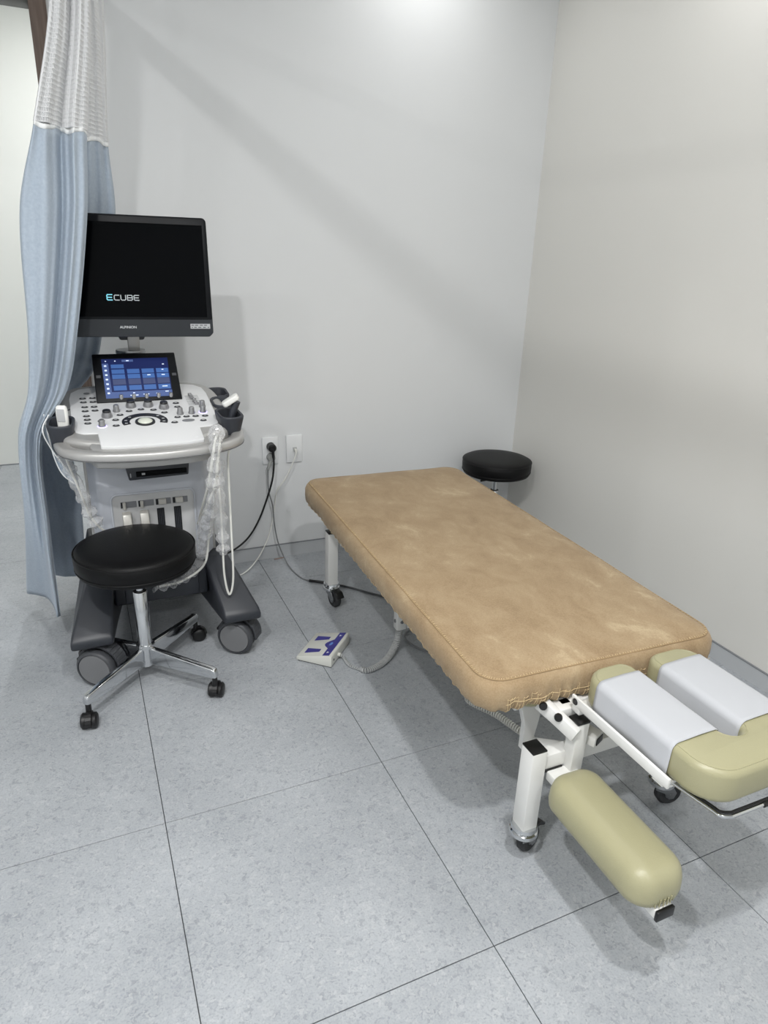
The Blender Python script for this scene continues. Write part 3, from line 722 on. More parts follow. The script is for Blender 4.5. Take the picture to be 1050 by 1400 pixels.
# base with two splayed front feet
bm = B()
for sg in (-1, 1):
    M = basis((CX, 0, 0), (0, 1, 0), (0, 0, 1), (1, 0, 0))
    sec = [(1.262, 0.148), (1.258, 0.178), (1.275, 0.196), (1.46, 0.335), (1.86, 0.335), (1.90, 0.28), (1.90, 0.16), (1.50, 0.165), (1.40, 0.150)]
    b2 = B(); ra = []
    for (y, z) in sec:
        k = min(1, max(0, (1.56-y)/0.30)); zk = min(1, max(0, (0.34-z)/0.15))
        outer = 0.215+0.085*k*(0.25+0.75*zk)+0.01; inner = 0.130+0.050*k
        ra.append((b2.verts.new((CX+sg*inner, y, z)), b2.verts.new((CX+sg*outer, y, z))))
    n = len(sec)
    for i in range(n):
        a, c = ra[i], ra[(i+1) % n]; b2.faces.new((a[0], a[1], c[1], c[0]))
    b2.faces.new([q[0] for q in ra]); b2.faces.new([q[1] for q in ra][::-1])
    bmesh.ops.recalc_face_normals(b2, faces=b2.faces); bevel(b2, 0.010, 3, 25); merge(bm, b2)
box(CX-0.16, CX+0.16, 1.44, 1.90, 0.19, 0.336, 0.012, 3, dst=bm)
base = obj('base', bm, 'dark_plastic', um)
obj('base_recess', box(CX-0.125, CX+0.125, 1.415, 1.44, 0.205, 0.30, 0.008, 2), 'dark_plastic', base)
def big_caster(x, y, face, R=0.066):
    """large hooded caster; face = heading of the wheel disc"""
    f = Vector((math.cos(face), math.sin(face), 0)); e = Vector((-f.y, f.x, 0)); c = Vector((x, y, R))
    hs = Vector((x, y, 0))-f*0.030
    ca = obj('caster', cyl(hs+V(0, 0, 0.118), hs+V(0, 0, 0.158), 0.022, seg=20), 'black_plastic', um)
    bm = B()
    ring = [c-f*0.028+e*(R+0.004)*math.cos(q)+V(0, 0, (R+0.004)*math.sin(q)) for q in [math.radians(-8+196*i/16) for i in range(17)]]
    for a_, b_ in zip(ring, ring[1:]):
        beam(a_, b_, 0.050, 0.008, 0.001, f.cross(b_-a_).normalized(), bm)
    lathe([(0, -0.050), (R*0.94, -0.050), (R*0.97, -0.046), (R*0.97, -0.012), (0, -0.012)], c, 32, f, bm)
    obj('hood', bm, 'tyre_grey', ca)
    obj('wheel', lathe([(0, -0.006), (R*0.90, -0.006), (R-0.002, 0.0), (R, 0.006), (R, 0.018), (R-0.004, 0.024), (R*0.86, 0.026), (R*0.84, 0.0225), (0, 0.0225)], c, 40, f), 'tyre_grey', ca)
    obj('hub_disc', lathe([(0, 0.0228), (R*0.82, 0.0228), (R*0.80, 0.0258), (0, 0.0275)], c, 40, f), 'wheel_grey', ca)
    obj('rear_wheel', lathe([(0, -0.047), (R*0.86, -0.047), (R-0.002, -0.050), (R, -0.054), (R-0.004, -0.060), (R*0.8, -0.062), (0, -0.061)], c, 36, f), 'tyre_grey', ca)
    pp = c-f*0.028-e*(R+0.002)+V(0, 0, 0.006)
    obj('brake_tab', box(-0.016, 0.016, -0.016, 0.010, -0.004, 0.006, 0.002, 1, basis(pp, f, e, (0, 0, 1))), 'black_plastic', ca)
big_caster(-0.722, 1.287, math.radians(-122))
big_caster(-0.258, 1.318, math.radians(-126))
big_caster(-0.66, 1.83, math.radians(-90)); big_caster(-0.32, 1.83, math.radians(-90))
# body cabinet
body = obj('body', prism([(CX-0.197, 1.50), (CX-0.170, YBF+0.004), (CX-0.11, YBF), (CX+0.11, YBF), (CX+0.170, YBF+0.004), (CX+0.197, 1.50), (CX+0.205, 1.86), (CX-0.205, 1.86)], 0.334, 0.775, None, 0.010, 3), 'body_grey', um)
for sg in (-1, 1):
    obj('side_trim', prism([(1.50, 0.336), (1.60, 0.336), (1.60, 0.55), (1.56, 0.74), (1.50, 0.76)], 0, 0.010*1, basis((CX+sg*0.199-0.005, 0, 0), (0, 1, 0), (0, 0, 1), (1, 0, 0)), 0.003, 2), 'silver', um)
# transducer port panel
fr_ = [(p[0], p[1]) for p in rrect(0.132, 0.145, 0.018, 5)]
pp = obj('port_panel', prism(fr_, 0, 0.004, basis((CX, YBF+0.0008, 0.448), (1, 0, 0), (0, 0, 1), (0, -1, 0)), 0.001, 1), 'port_grey', um)
rg = [Vector((CX+p[0], YBF-0.0035, 0.448+p[1])) for p in rrect(0.134, 0.147, 0.020, 5)]; rg.append(rg[0])
obj('rim', tube(rg, 0.0035, 6, caps=False), 'body_grey', pp)
for k in range(4):
    x0 = CX-0.106+k*0.0555
    obj('lock_slot', box(x0, x0+0.050, YBF-0.0045, YBF-0.002, 0.547, 0.569, 0.001, 1), 'key_ring', pp)
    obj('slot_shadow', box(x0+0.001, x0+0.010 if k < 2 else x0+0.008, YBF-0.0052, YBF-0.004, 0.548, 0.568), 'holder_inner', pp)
    hx = (0.013 if k < 2 else 0.022)
    obj('lock_lever', box(x0+(0.006 if k < 2 else 0.009), x0+(0.016 if k < 2 else 0.034), YBF-0.014, YBF-0.004, 0.544 if k < 2 else 0.55, 0.569, 0.002, 1), 'latch', pp)
    if k < 2:
        M = basis((x0+0.002, 0, 0), (0, 1, 0), (0, 0, 1), (1, 0, 0))
        obj('connector', prism([(YBF-0.003, 0.38), (YBF-0.03, 0.39), (YBF-0.03, 0.50), (YBF-0.018, 0.528), (YBF-0.003, 0.535)], 0, 0.027, M, 0.003, 2), 'latch', pp)
    else:
        s_ = obj('socket', box(x0+0.002, x0+0.026, YBF-0.0055, YBF-0.003, 0.36, 0.535, 0.001, 1), 'holder_inner', pp)
        for q in (0.008, 0.014, 0.020):
            obj('pin_row', box(x0+q-0.001, x0+q+0.001, YBF-0.0068, YBF-0.005, 0.365, 0.53), 'holder_dark', s_)
# optical drive under the console
dv = obj('disc_drive', prism([(-0.092, 0.668), (0.092, 0.672), (0.096, 0.712), (-0.100, 0.712)], 0, 0.20, basis((CX+0.017, 1.365, 0), (1, 0, 0), (0, 0, 1), (0, 1, 0)), 0.004, 2), 'dark_plastic', um)
obj('tray', box(CX-0.053, CX+0.103, 1.361, 1.366, 0.680, 0.697, 0.001, 1), 'screen_black', dv)
obj('tray_button', box(CX-0.036, CX-0.026, 1.3595, 1.362, 0.686, 0.692), 'sticker', dv)
obj('usb_mark', box(CX-0.071, CX-0.068, 1.3635, 1.3655, 0.679, 0.692), 'sticker', dv)
# console
TILT = math.atan(0.18); py_ = Vector((0, math.cos(TILT), math.sin(TILT))); pz_ = Vector((0, -math.sin(TILT), math.cos(TILT)))
PO = Vector((CX, 1.24, 0.82)); MP = basis(PO, (1, 0, 0), py_, pz_)   # panel plane, v = distance from front
def vv(y): return (y-1.24)/math.cos(TILT)
half = [(0.0, 0.008), (0.13, 0.030), (0.200, 0.056), (0.240, 0.088), (0.258, 0.13), (0.264, 0.20), (0.264, 0.32), (0.258, 0.40), (0.24, 0.46), (0.20, 0.50), (0.12, 0.515), (0.0, 0.52)]
def sym(h): return [(x, y) for x, y in h]+[(-x, y) for x, y in h[::-1] if x > 0]
def smooth_poly(h, n=5):
    s = smoothpath([(x, y, 0) for x, y in h], n); return sym([(max(0, p.x), p.y) for p in s])
deck = obj('console_deck', prism(smooth_poly(half), -0.052, -0.004, MP, 0.016, 4, ang=50), 'silver', um, sharp=60)
obj('console_underside', prism(sym([(0, 0.11), (0.165, 0.11), (0.19, 0.15), (0.19, 0.42), (0, 0.45)]), -0.085, -0.04, MP, 0.012, 3), 'silver', um)
lip = sym([(0.0, -0.026), (0.10, -0.022), (0.165, -0.008), (0.178, 0.02), (0.17, 0.12), (0.0, 0.12)])
obj('front_lip', prism(lip, -0.068, -0.010, MP, 0.006, 2), 'silver', um)
# white control panel
half = [(0.0, -0.008), (0.10, -0.006), (0.146, 0.002), (0.148, 0.010), (0.150, 0.098), (0.190, 0.101), (0.212, 0.118), (0.218, 0.145), (0.222, 0.38), (0.215, 0.435), (0.19, 0.466), (0.14, 0.480), (0.0, 0.488)]
cp = obj('control_panel', prism(sym(half), -0.012, 0.0, MP, 0.003, 2), 'panel_white', um)
# front grip handle
gh = [(-0.262, 1.415, .802), (-0.262, 1.355, .799), (-0.238, 1.277, .796), (-0.16, 1.228, .793), (0, 1.208, .791), (0.16, 1.228, .793), (0.238, 1.277, .796), (0.262, 1.355, .799), (0.262, 1.415, .802)]
GX = CX+0.008
gp = smoothpath([(GX+a, b_, c) for a, b_, c in gh], 8)
bm = B(); rings = []
for i, p in enumerate(gp):
    d = (gp[min(i+1, len(gp)-1)]-gp[max(i-1, 0)]).normalized(); s = d.cross(Vector((0, 0, 1))).normalized()
    rings.append([bm.verts.new(p+s*0.021*math.copysign(abs(math.cos(t))**0.7, math.cos(t))+V(0, 0, 0.0165*math.copysign(abs(math.sin(t))**0.7, math.sin(t)))) for t in (2*PI*k/16 for k in range(16))])
for a, c in zip(rings, rings[1:]):
    for k in range(16): bm.faces.new((a[k], a[(k+1) % 16], c[(k+1) % 16], c[k]))
bm.faces.new(rings[0]); bm.faces.new(rings[-1])
grip = obj('grip_handle', bm, 'silver', um, sharp=70)
gl = [p+V(0, 0, -0.009)+((p-V(CX, 1.45, p.z)).normalized()*0.0205) for p in gp[6:-6]]
obj('grip_groove', tube(gl, 0.0012, 5), 'groove', grip)
for sg in (-1, 1):
    obj('grip_bracket', beam((GX+sg*0.258, 1.405, 0.805), (CX+sg*0.222, 1.46, 0.815), 0.05, 0.022, 0.006), 'silver', grip)
# probe holders: oval cups
def cup(x, y, z, hx, hy, h, ang=0):
    M = Matrix.Translation((x, y, z)) @ Matrix.Rotation(ang, 4, 'Z') @ Matrix.Rotation(0.12, 4, 'X')
    bm = B(); o2 = rrect(hx, hy, min(hx, hy)*0.75, 5); rings = []
    lv = [(0.75, -h), (0.97, -0.012), (1.0, -0.004), (1.0, 0.0), (0.95, 0.003), (0.80, 0.001), (0.76, -0.006), (0.60, -h*0.8)]
    for s, zz in lv: rings.append([bm.verts.new((p[0]*s, p[1]*s, zz)) for p in o2])
    for a, c in zip(rings, rings[1:]):
        for k in range(len(a)): bm.faces.new((a[k], a[(k+1) % len(a)], c[(k+1) % len(a)], c[k]))
    bm.faces.new(rings[0][::-1]); bm.faces.new(rings[-1])
    bmesh.ops.transform(bm, matrix=M, verts=bm.verts)
    o = obj('probe_holder', bm, 'holder_dark', um)
    o2 = rrect(hx*0.73, hy*0.73, min(hx, hy)*0.5, 5)
    bm = prism(o2, -h*0.55, -h*0.5, M); obj('holder_lining', bm, 'holder_inner', o)
    return o
cup(-0.212, 1.690, 0.872, 0.038, 0.052, 0.055); cup(-0.226, 1.525, 0.872, 0.038, 0.052, 0.055); cup(-0.238, 1.360, 0.868, 0.039, 0.054, 0.060, 0.1)
cup(-0.735, 1.375, 0.868, 0.038, 0.050, 0.058, -0.1); cup(-0.738, 1.57, 0.872, 0.036, 0.048, 0.05)
# keys and knobs on the panel (sub-parts sharing meshes)
def proto(bm, m):
    bmesh.ops.recalc_face_normals(bm, faces=bm.faces)
    bmesh.ops.transform(bm, matrix=basis((0, 0, 0), (1, 0, 0), py_, pz_), verts=bm.verts)
    me = bpy.data.meshes.new('p'); bm.to_mesh(me); bm.free(); me.materials.append(MT[m])
    for p in me.polygons: p.use_smooth = True
    me.set_sharp_from_angle(angle=math.radians(40)); return me
def put(name, me, x, y, parent=None, dz=0.0):
    o = link(name, me, None, parent or cp); o.location = PO+Vector((x, 0, 0))+py_*vv(y)+pz_*dz-wloc(parent or cp); return o
def oval(hw, hh, h): return prism([(hw*math.cos(t), hh*math.sin(t)) for t in (2*PI*k/20 for k in range(20))], 0, h, None, 0.0012, 1)
key = proto(oval(0.0098, 0.0066, 0.003), 'key_dark'); kring = proto(oval(0.0112, 0.0080, 0.0012), 'key_ring'); kmark = proto(box(-0.004, 0.004, -0.0013, 0.0013, 0.0028, 0.0034), 'print_white')
KEYS = [(-.177, 1.610), (-.147, 1.611), (-.176, 1.578), (-.147, 1.577), (-.118, 1.577), (-.174, 1.537), (-.146, 1.536), (-.174, 1.504), (-.145, 1.505), (-.172, 1.464), (-.171, 1.436), (-.171, 1.408), (-.132, 1.421),
        (-.09, 1.422), (-.092, 1.379), (-.074, 1.459), (-.044, 1.486), (-.007, 1.495), (.031, 1.486), (.109, 1.532), (.109, 1.50), (.062, 1.459), (.097, 1.416), (.125, 1.417), (.154, 1.416), (.184, 1.414), (.172, 1.379), (.082, 1.377)]
for x, y in KEYS:
    k_ = put('key', key, x-0.003, y); put('key_ring', kring, x-0.003, y); put('key_mark', kmark, x-0.003, y)
put('power_key', proto(oval(0.010, 0.008, 0.002), 'key_ring'), -.166, 1.653)
put('wide_key', proto(oval(0.020, 0.009, 0.003), 'key_ring'), .123, 1.385)
ksm = proto(lathe([(0.0085, 0), (0.0085, 0.004), (0.0068, 0.006), (0.0062, 0.021), (0.005, 0.0225), (0, 0.0225)], seg=18), 'knob_silver')
kmd = proto(lathe([(0.0110, 0), (0.0110, 0.004), (0.0090, 0.007), (0.0085, 0.020), (0.007, 0.0225), (0, 0.0225)], seg=20), 'knob_silver')
kbg = proto(lathe([(0.0165, 0), (0.0160, 0.006), (0.0125, 0.017), (0.0120, 0.018)], seg=24), 'knob_silver'); ktop = proto(lathe([(0.0125, 0.0165), (0.0125, 0.021), (0.011, 0.023), (0, 0.0235)], seg=24), 'key_dark')
for x in (-.059, -.019, .021, .06, .10): put('toggle_knob', ksm, x-0.003, 1.575)
for x, y in ((-.082, 1.491), (.109, 1.441), (.146, 1.442), (.189, 1.491)): put('rotary_knob', kmd, x-0.003, y)
for x, y in ((-.113, 1.452), (-.035, 1.522), (.019, 1.521), (.066, 1.497)): put('large_knob', kbg, x-0.003, y); put('large_knob_top', ktop, x-0.003, y)
glow = proto(lathe([(0.0, 0), (0.014, 0), (0.013, 0.0012), (0, 0.0012)], seg=20), 'glow_violet')
for x, y in ((-.132, 1.382), (.183, 1.446)): put('lit_knob', kmd, x-0.003, y); put('knob_light', glow, x-0.003, y)
sld = proto(box(-0.006, 0.006, -0.0035, 0.0035, 0, 0.010, 0.001, 1), 'knob_silver'); slt = proto(box(-0.022, 0.022, -0.0008, 0.0008, 0, 0.0006), 'key_ring')
for k in range(8):
    y = 1.592-k*0.0115; put('gain_slider', sld, .163+0.001*k+random.uniform(-.003, .003), y); put('slider_slot', slt, .166, y)
arcp = [(0.069*math.cos(a), 0.062*math.sin(a)) for a in [math.radians(-22+224*k/28) for k in range(29)]]
arcp += [(0.046*math.cos(a), 0.040*math.sin(a)) for a in [math.radians(202-224*k/28) for k in range(29)]]
put('trackball_arc', proto(prism(arcp, 0, 0.002, None, 0.0006, 1), 'key_dark'), -.008, 1.400)
put('trackball_ring', proto(lathe([(0.022, 0), (0.0305, 0), (0.0295, 0.004), (0.0235, 0.004)], seg=32), 'key_dark'), -.008, 1.395)
put('trackball', proto(lathe([(0.0235, 0.001), (0.0215, 0.006), (0.016, 0.010), (0.008, 0.0125), (0, 0.0132)], seg=28), 'ball'), -.008, 1.395)
for a in (-12, 12, 42, 138, 168, 192):
    r_ = math.radians(a); put('arc_mark', kmark, -.008+0.0575*math.cos(r_), 1.400+0.051*math.sin(r_), dz=-0.0008)
put('corner_mark', kmark, -.118, 1.252, dz=-0.0026); put('corner_mark', kmark, .128, 1.262, dz=-0.0026)
# touchscreen on the console
a_ = math.atan2(0.142, 0.100); tx, ty = Vector((1, 0, 0)), Vector((0, math.cos(a_), math.sin(a_))); tz = tx.cross(ty)
TO = Vector((CX-0.003, 1.562, 0.880)); MTS = basis(TO, tx, ty, tz)
ts = obj('touchscreen', prism([(-.136, 0), (.136, 0), (.133, .176), (-.133, .176)], -0.022, 0.0, MTS, 0.004, 2), 'bezel', um)
SW, SH, SY = 0.212, 0.142, 0.014
obj('display', box(-SW/2, SW/2, SY, SY+SH, -0.0005, 0.0006, M=MTS), 'ui_bg', ts)
def ui(name, u0_, u1_, v0_, v1_, m, h=0.0012): obj(name, box(-SW/2+SW*u0_, -SW/2+SW*u1_, SY+SH*(1-v1_), SY+SH*(1-v0_), 0.0005, h, M=MTS), m, ts)
cols = [(.13, .32), (.36, .545), (.58, .765), (.80, .985)]
ui('screen_button', *cols[0], .15, .245, 'ui_tile')
for c in cols:
    ui('screen_button', *c, .275, .385, 'ui_tile'); ui('screen_button', *c, .405, .515, 'ui_tile'); ui('screen_band', *c, .525, .665, 'ui_tile2'); ui('screen_button', *c, .69, .81, 'ui_tile')
ui('tool_bar', 0, 1, .845, 1, 'ui_bar'); ui('side_bar', 0, .095, .12, .84, 'ui_bar', 0.0010)
ui('tab', .30, .47, .03, .085, 'ui_bar')
for u, v, wd in ((.06, .06, .02), (.2, .06, .02), (.385, .058, .04), (.92, .17, .03), (.9, .31, .03), (.9, .445, .05), (.68, .44, .05), (.9, .745, .08), (.42, .945, .12), (.60, .93, .09), (.78, .92, .06), (.92, .88, .05), (.42, .885, .03)):
    ui('screen_mark', u-wd/2, u+wd/2, v-.010, v+.010, 'ui_ink', 0.0016)
for k in range(7): ui('screen_icon', .03, .065, .16+.115*k, .20+.115*k, 'ui_ink', 0.0015)
for sg in (-1, 1): obj('bezel_mark', box(sg*0.121-0.007, sg*0.121+0.007, 0.088, 0.098, 0, 0.0006, M=MTS), 'tyre_grey', ts)
# monitor arm
neck = obj('monitor_arm', lathe([(0.048, 1.012), (0.050, 1.018), (0.048, 1.026), (0.030, 1.028), (0.0, 1.028)], (CX-0.008, 1.735, 0), 30), 'zinc', um)
obj('arm_post', cyl((CX-0.008, 1.75, 0.85), (CX-0.008, 1.74, 1.018), 0.026), 'dark_plastic', neck)
obj('arm_neck', box(CX-0.016, CX+0.022, 1.700, 1.722, 1.026, 1.12, 0.003), 'silver', neck)
obj('arm_knuckle', box(CX-0.042, CX+0.042, 1.715, 1.75, 1.060, 1.14, 0.008, 2), 'tyre_grey', neck)
obj('arm_bracket', box(CX-0.05, CX+0.03, 1.575, 1.748, 1.125, 1.25, 0.008, 2), 'dark_plastic', neck)
# monitor
az = math.radians(-6); lean = math.radians(3)
mx_, mz_ = Vector((math.cos(az), math.sin(az), 0)), None
mn = Vector((math.sin(az), -math.cos(az), 0)); mn = (mn*math.cos(lean)+Vector((0, 0, 1))*math.sin(lean)).normalized()
mu = mn.cross(mx_).normalized()
MO = Vector((-0.508, 1.530, 1.093)); MM = basis(MO, mx_, mu, mn)
mo = obj('monitor', prism([(-.262, .012), (-.250, 0), (.250, 0), (.262, .012), (.258, .352), (.250, .360), (-.250, .360), (-.258, .352)], -0.030, 0.0, MM, 0.005, 2), 'bezel', um)
obj('chin', prism([(-.2605, .013), (-.250, .0015), (.250, .0015), (.2605, .013), (.2595, .054), (-.2595, .054)], 0, 0.0012, MM), 'chin', mo)
obj('rear_housing', prism(rrect(0.17, 0.12, 0.03), -0.055, -0.028, MM @ Matrix.Translation((0, 0.18, 0)), 0.008, 2), 'bezel', mo)
obj('screen', box(-.2445, .2445, .062, .338, 0.0, 0.0008, M=MM), 'screen_black', mo)
def stroke_text(glyphs, x, y, cw, ch, gap, th, shear=0.0):
    bm = B()
    for g in glyphs:
        for a, c in g:
            p0 = MM @ Vector((x+a[0]*cw+a[1]*ch*shear, y+a[1]*ch, 0.0014)); p1 = MM @ Vector((x+c[0]*cw+c[1]*ch*shear, y+c[1]*ch, 0.0014))
            d = (p1-p0).normalized()*th*0.5; beam(p0-d, p1+d, th, 0.0008, 0, mn, bm)
        x += cw+gap
    return bm
gE = [((.15, 0), (1, 0)), ((0, .5), (.9, .5)), ((.15, 1), (1, 1)), ((0, .15), (0, .85)), ((0, .15), (.15, 0)), ((0, .85), (.15, 1))]
gC = [((.2, 0), (1, 0)), ((.2, 1), (1, 1)), ((0, .2), (0, .8)), ((0, .2), (.2, 0)), ((0, .8), (.2, 1))]
gU = [((0, 1), (0, .2)), ((0, .2), (.2, 0)), ((.2, 0), (.8, 0)), ((.8, 0), (1, .2)), ((1, .2), (1, 1))]
gB = [((0, 0), (0, 1)), ((0, 0), (.85, 0)), ((0, .5), (.9, .5)), ((0, 1), (.85, 1)), ((1, .15), (1, .4)), ((1, .6), (1, .85)), ((.85, 0), (1, .15)), ((.9, .5), (1, .4)), ((.9, .5), (1, .6)), ((1, .85), (.85, 1))]
LX, LY = -.054, .112
obj('logo_letter', stroke_text([gE], LX, LY, .0145, .0160, 0, .0030), 'logo_cyan', mo)
obj('logo_letters', stroke_text([gC, gU, gB, gE], LX+.0210, LY, .0140, .0146, .0054, .0023), 'logo_grey', mo)
obj('maker_name', text_bm('ALPINION', .0105, MM @ Matrix.Translation((0.000, 0.030, 0.0016)) @ Matrix.Shear('XZ', 4, (0, 0)), sx=1.05), 'print_white', mo)
stk = obj('sticker', box(.190, .252, .026, .041, 0.0012, 0.0018, M=MM), 'sticker', mo)
for r_ in range(2):
    x = .193
    while x < .246:
        wd = random.uniform(.004, .010); obj('sticker_print', box(x, min(x+wd, .249), .0352-.0065*r_, .0378-.0065*r_, 0.0016, 0.0021, M=MM), 'sticker_ink', stk); x += wd+random.uniform(.003, .006)

# ------------------------------------------------------------------ ultrasound probes with their cables and plastic sleeves
def film(pts, r, parent, name='plastic_sleeve', n=10):
    p = smoothpath(pts, n); k = len(p)
    rs = [r*(0.8+0.35*noise.noise(Vector((i*0.35, r*100, 0)))+0.2*math.sin(i*0.9)) for i in range(k)]
    return obj(name, tube(p, rs, 14, jitter=0.13, wx=0.8, caps=False), 'film', parent, sharp=25)
pr = thing('ultrasound_probe', 'white linear ultrasound probe leaning out of the right front holder', 'probe', (-0.238, 1.36, 0.86), 'ultrasound probes')
ax_ = Vector((0.030, 0.0, 0.052)).normalized()
d1 = Vector((0.80, -0.1, 0.5)).normalized(); s1 = d1.cross(Vector((0, 1, 0))).normalized(); n1 = d1.cross(s1)
Mh = basis(Vector((-0.258, 1.355, 0.896)), d1, (Vector((0, 1, 0))-d1*d1.y).normalized(), d1.cross((Vector((0, 1, 0))-d1*d1.y).normalized()))
obj('probe_head', prism([(0, -.008), (.006, -.016), (.05, -.018), (.058, -.012), (.058, .012), (.05, .018), (.006, .016), (0, .008)], -0.009, 0.009, Mh, 0.005, 3), 'probe_white', pr)
obj('probe_neck', cyl((-0.214, 1.352, 0.908), (-0.238, 1.36, 0.838), 0.013, 0.010, 16), 'holder_dark', pr)
obj('probe_cable', cable([(-.238, 1.36, .84), (-.238, 1.37, .79), (-.240, 1.365, .76), (-.252, 1.345, .72), (-.258, 1.32, .66), (-.262, 1.30, .45), (-.264, 1.30, .30), (-.280, 1.30, .245), (-.293, 1.30, .32), (-.293, 1.30, .45), (-.292, 1.31, .62), (-.285, 1.40, .70), (-.30, 1.45, .60)], 0.0036, 10), 'cable_white', pr)
film([(-.285, 1.32, .725), (-.292, 1.31, .65), (-.293, 1.30, .55), (-.293, 1.30, .46), (-.292, 1.30, .40)], 0.021, pr)
pr2 = thing('ultrasound_probe', 'white wide ultrasound probe standing in the left holder by the curtain', 'probe', (-0.745, 1.405, 0.83), 'ultrasound probes')
obj('probe_head', pillow(0.0165, 0.010, 0.008, [(0.006, 0.845), (0.001, 0.850), (0.0, 0.90), (0.002, 0.915), (0.006, 0.919)], n=4, M=Matrix.Translation((-0.728, 1.368, 0)) @ Matrix.Rotation(-0.35, 4, 'Z')), 'probe_white', pr2)
obj('probe_window', box(-0.011, 0.011, -0.0112, -0.0095, 0.872, 0.910, 0.0008, 1, M=Matrix.Translation((-0.728, 1.368, 0)) @ Matrix.Rotation(-0.35, 4, 'Z')), 'port_grey', pr2)
obj('probe_neck', cyl((-0.730, 1.37, 0.852), (-0.735, 1.375, 0.815), 0.011, 0.008, 14), 'holder_dark', pr2)
obj('probe_cable', cable([(-.735, 1.375, .82), (-.736, 1.40, .76), (-.725, 1.41, .70), (-.705, 1.40, .62), (-.69, 1.42, .55), (-.66, 1.435, .49), (-.60, 1.44, .45)], 0.0034, 8), 'cable_white', pr2)
film([(-.742, 1.415, .765), (-.726, 1.41, .70), (-.706, 1.40, .63), (-.69, 1.415, .56), (-.665, 1.425, .50)], 0.022, pr2)
pr3 = thing('bagged_probe_cable', 'white coiled probe cable in clear plastic hung over the console grip', 'cable', (-0.33, 1.2, 0.81))
obj('cable', cable([(-.345, 1.43, .49), (-.352, 1.32, .56), (-.345, 1.205, .68), (-.330, 1.176, .78), (-.316, 1.20, .823), (-.300, 1.245, .826), (-.298, 1.262, .80), (-.305, 1.25, .74), (-.318, 1.25, .62), (-.326, 1.36, .45), (-.345, 1.39, .33), (-.42, 1.40, .275), (-.50, 1.39, .27)], 0.0040, 10), 'cable_white', pr3)
obj('second_strand', cable([(-.352, 1.43, .47), (-.345, 1.25, .60), (-.322, 1.188, .70), (-.312, 1.172, .79), (-.302, 1.195, .826), (-.290, 1.25, .826)], 0.0038, 10), 'cable_white', pr3)
film([(-.300, 1.252, .832), (-.312, 1.205, .835), (-.322, 1.170, .80), (-.330, 1.19, .70), (-.335, 1.23, .60), (-.340, 1.33, .50), (-.340, 1.41, .40), (-.355, 1.425, .33), (-.40, 1.42, .285), (-.46, 1.41, .268), (-.52, 1.40, .272)], 0.027, pr3, n=12)

# ------------------------------------------------------------------ wall plates, plugs and cables
def plate(label, x0, x1, z0, z1):
    t = thing('wall_plate', label, 'wall plate', ((x0+x1)/2, YB, z0), 'white wall plates')
    p = obj('cover', box(x0, x1, YB-0.009, YB, z0, z1, 0.003, 2), 'plate', t)
    return t
wp = plate('white double power outlet plate with a black and a grey plug', 0.036, 0.108, 0.465, 0.590)
for zz in (0.548, 0.500): obj('socket', lathe([(0.017, 0.0), (0.0215, 0.0), (0.0215, 0.0022), (0.0195, 0.0025), (0.0175, -0.004), (0, -0.004)], (0.073, YB-0.009, zz), 26, (0, -1, 0)), 'plate', wp)
wp2 = plate('white network wall plate with a thin white cable', 0.146, 0.220, 0.464, 0.591)
obj('jack', box(0.176, 0.194, YB-0.012, YB-0.008, 0.516, 0.536, 0.001, 1), 'port_grey', wp2)
pc = thing('power_cable', 'black power plug and cable running from the outlet to the ultrasound machine', 'power cable', (0.073, YB-0.02, 0.5))
bm = lathe([(0, 0.040), (0.012, 0.040), (0.018, 0.034), (0.0185, 0.0), (0, 0.0)], (0.073, YB-0.011, 0.548), 24, (0, -1, 0))
obj('plug', bm, 'cable_black', pc); obj('strain_relief', cyl((0.074, YB-0.045, 0.545), (0.075, YB-0.047, 0.505), 0.0075, 0.0055, 12), 'cable_black', pc)
obj('cord', cable([(.075, 2.010, .525), (.0755, 2.005, .47), (.064, 2.0, .40), (.035, 2.0, .31), (-.005, 2.0, .215), (-.055, 2.0, .140), (-.12, 2.0, .092), (-.19, 1.99, .076), (-.25, 1.97, .09), (-.30, 1.90, .15)], 0.0044, 10), 'cable_black', pc)
gc = thing('power_cable', 'thin grey plug and cable running from the outlet along the floor under the treatment table', 'power cable', (0.071, YB-0.02, 0.45))
obj('plug', lathe([(0, 0.030), (0.013, 0.030), (0.017, 0.024), (0.018, 0.0), (0, 0.0)], (0.070, YB-0.011, 0.500), 22, (0, -1, 0)), 'plug_clear', gc)
obj('plug_tail', beam((0.066, 2.018, 0.490), (0.050, 2.020, 0.448), 0.016, 0.012, 0.003), 'plug_clear', gc)
obj('cord', cable([(.052, 2.02, .455), (.050, 2.015, .42), (.050, 2.01, .35), (.066, 2.01, .28), (.072, 2.01, .19), (.085, 2.005, .10), (.105, 1.975, .03), (.115, 1.90, .004), (.132, 1.795, .004), (.165, 1.745, .004)], 0.0030, 10), 'cable_grey', gc)
obj('floor_cord', cable([(.165, 1.745, .006), (.202, 1.718, .006), (.28, 1.652, .006), (.349, 1.569, .006), (.435, 1.454, .006), (.47, 1.30, .006), (.45, 1.15, .006)], 0.0046, 10), 'cable_dark', gc)
obj('cable_joint', cable([(.155, 1.752, .007), (.19, 1.725, .008), (.222, 1.705, .007)], 0.0062, 6), 'cable_black', gc)
wc = thing('network_cable', 'thin white cable hanging from the network plate to the floor', 'cable', (0.187, YB-0.02, 0.5))
obj('connector', box(0.179, 0.191, YB-0.030, YB-0.011, 0.515, 0.529, 0.002, 1), 'cable_white', wc)
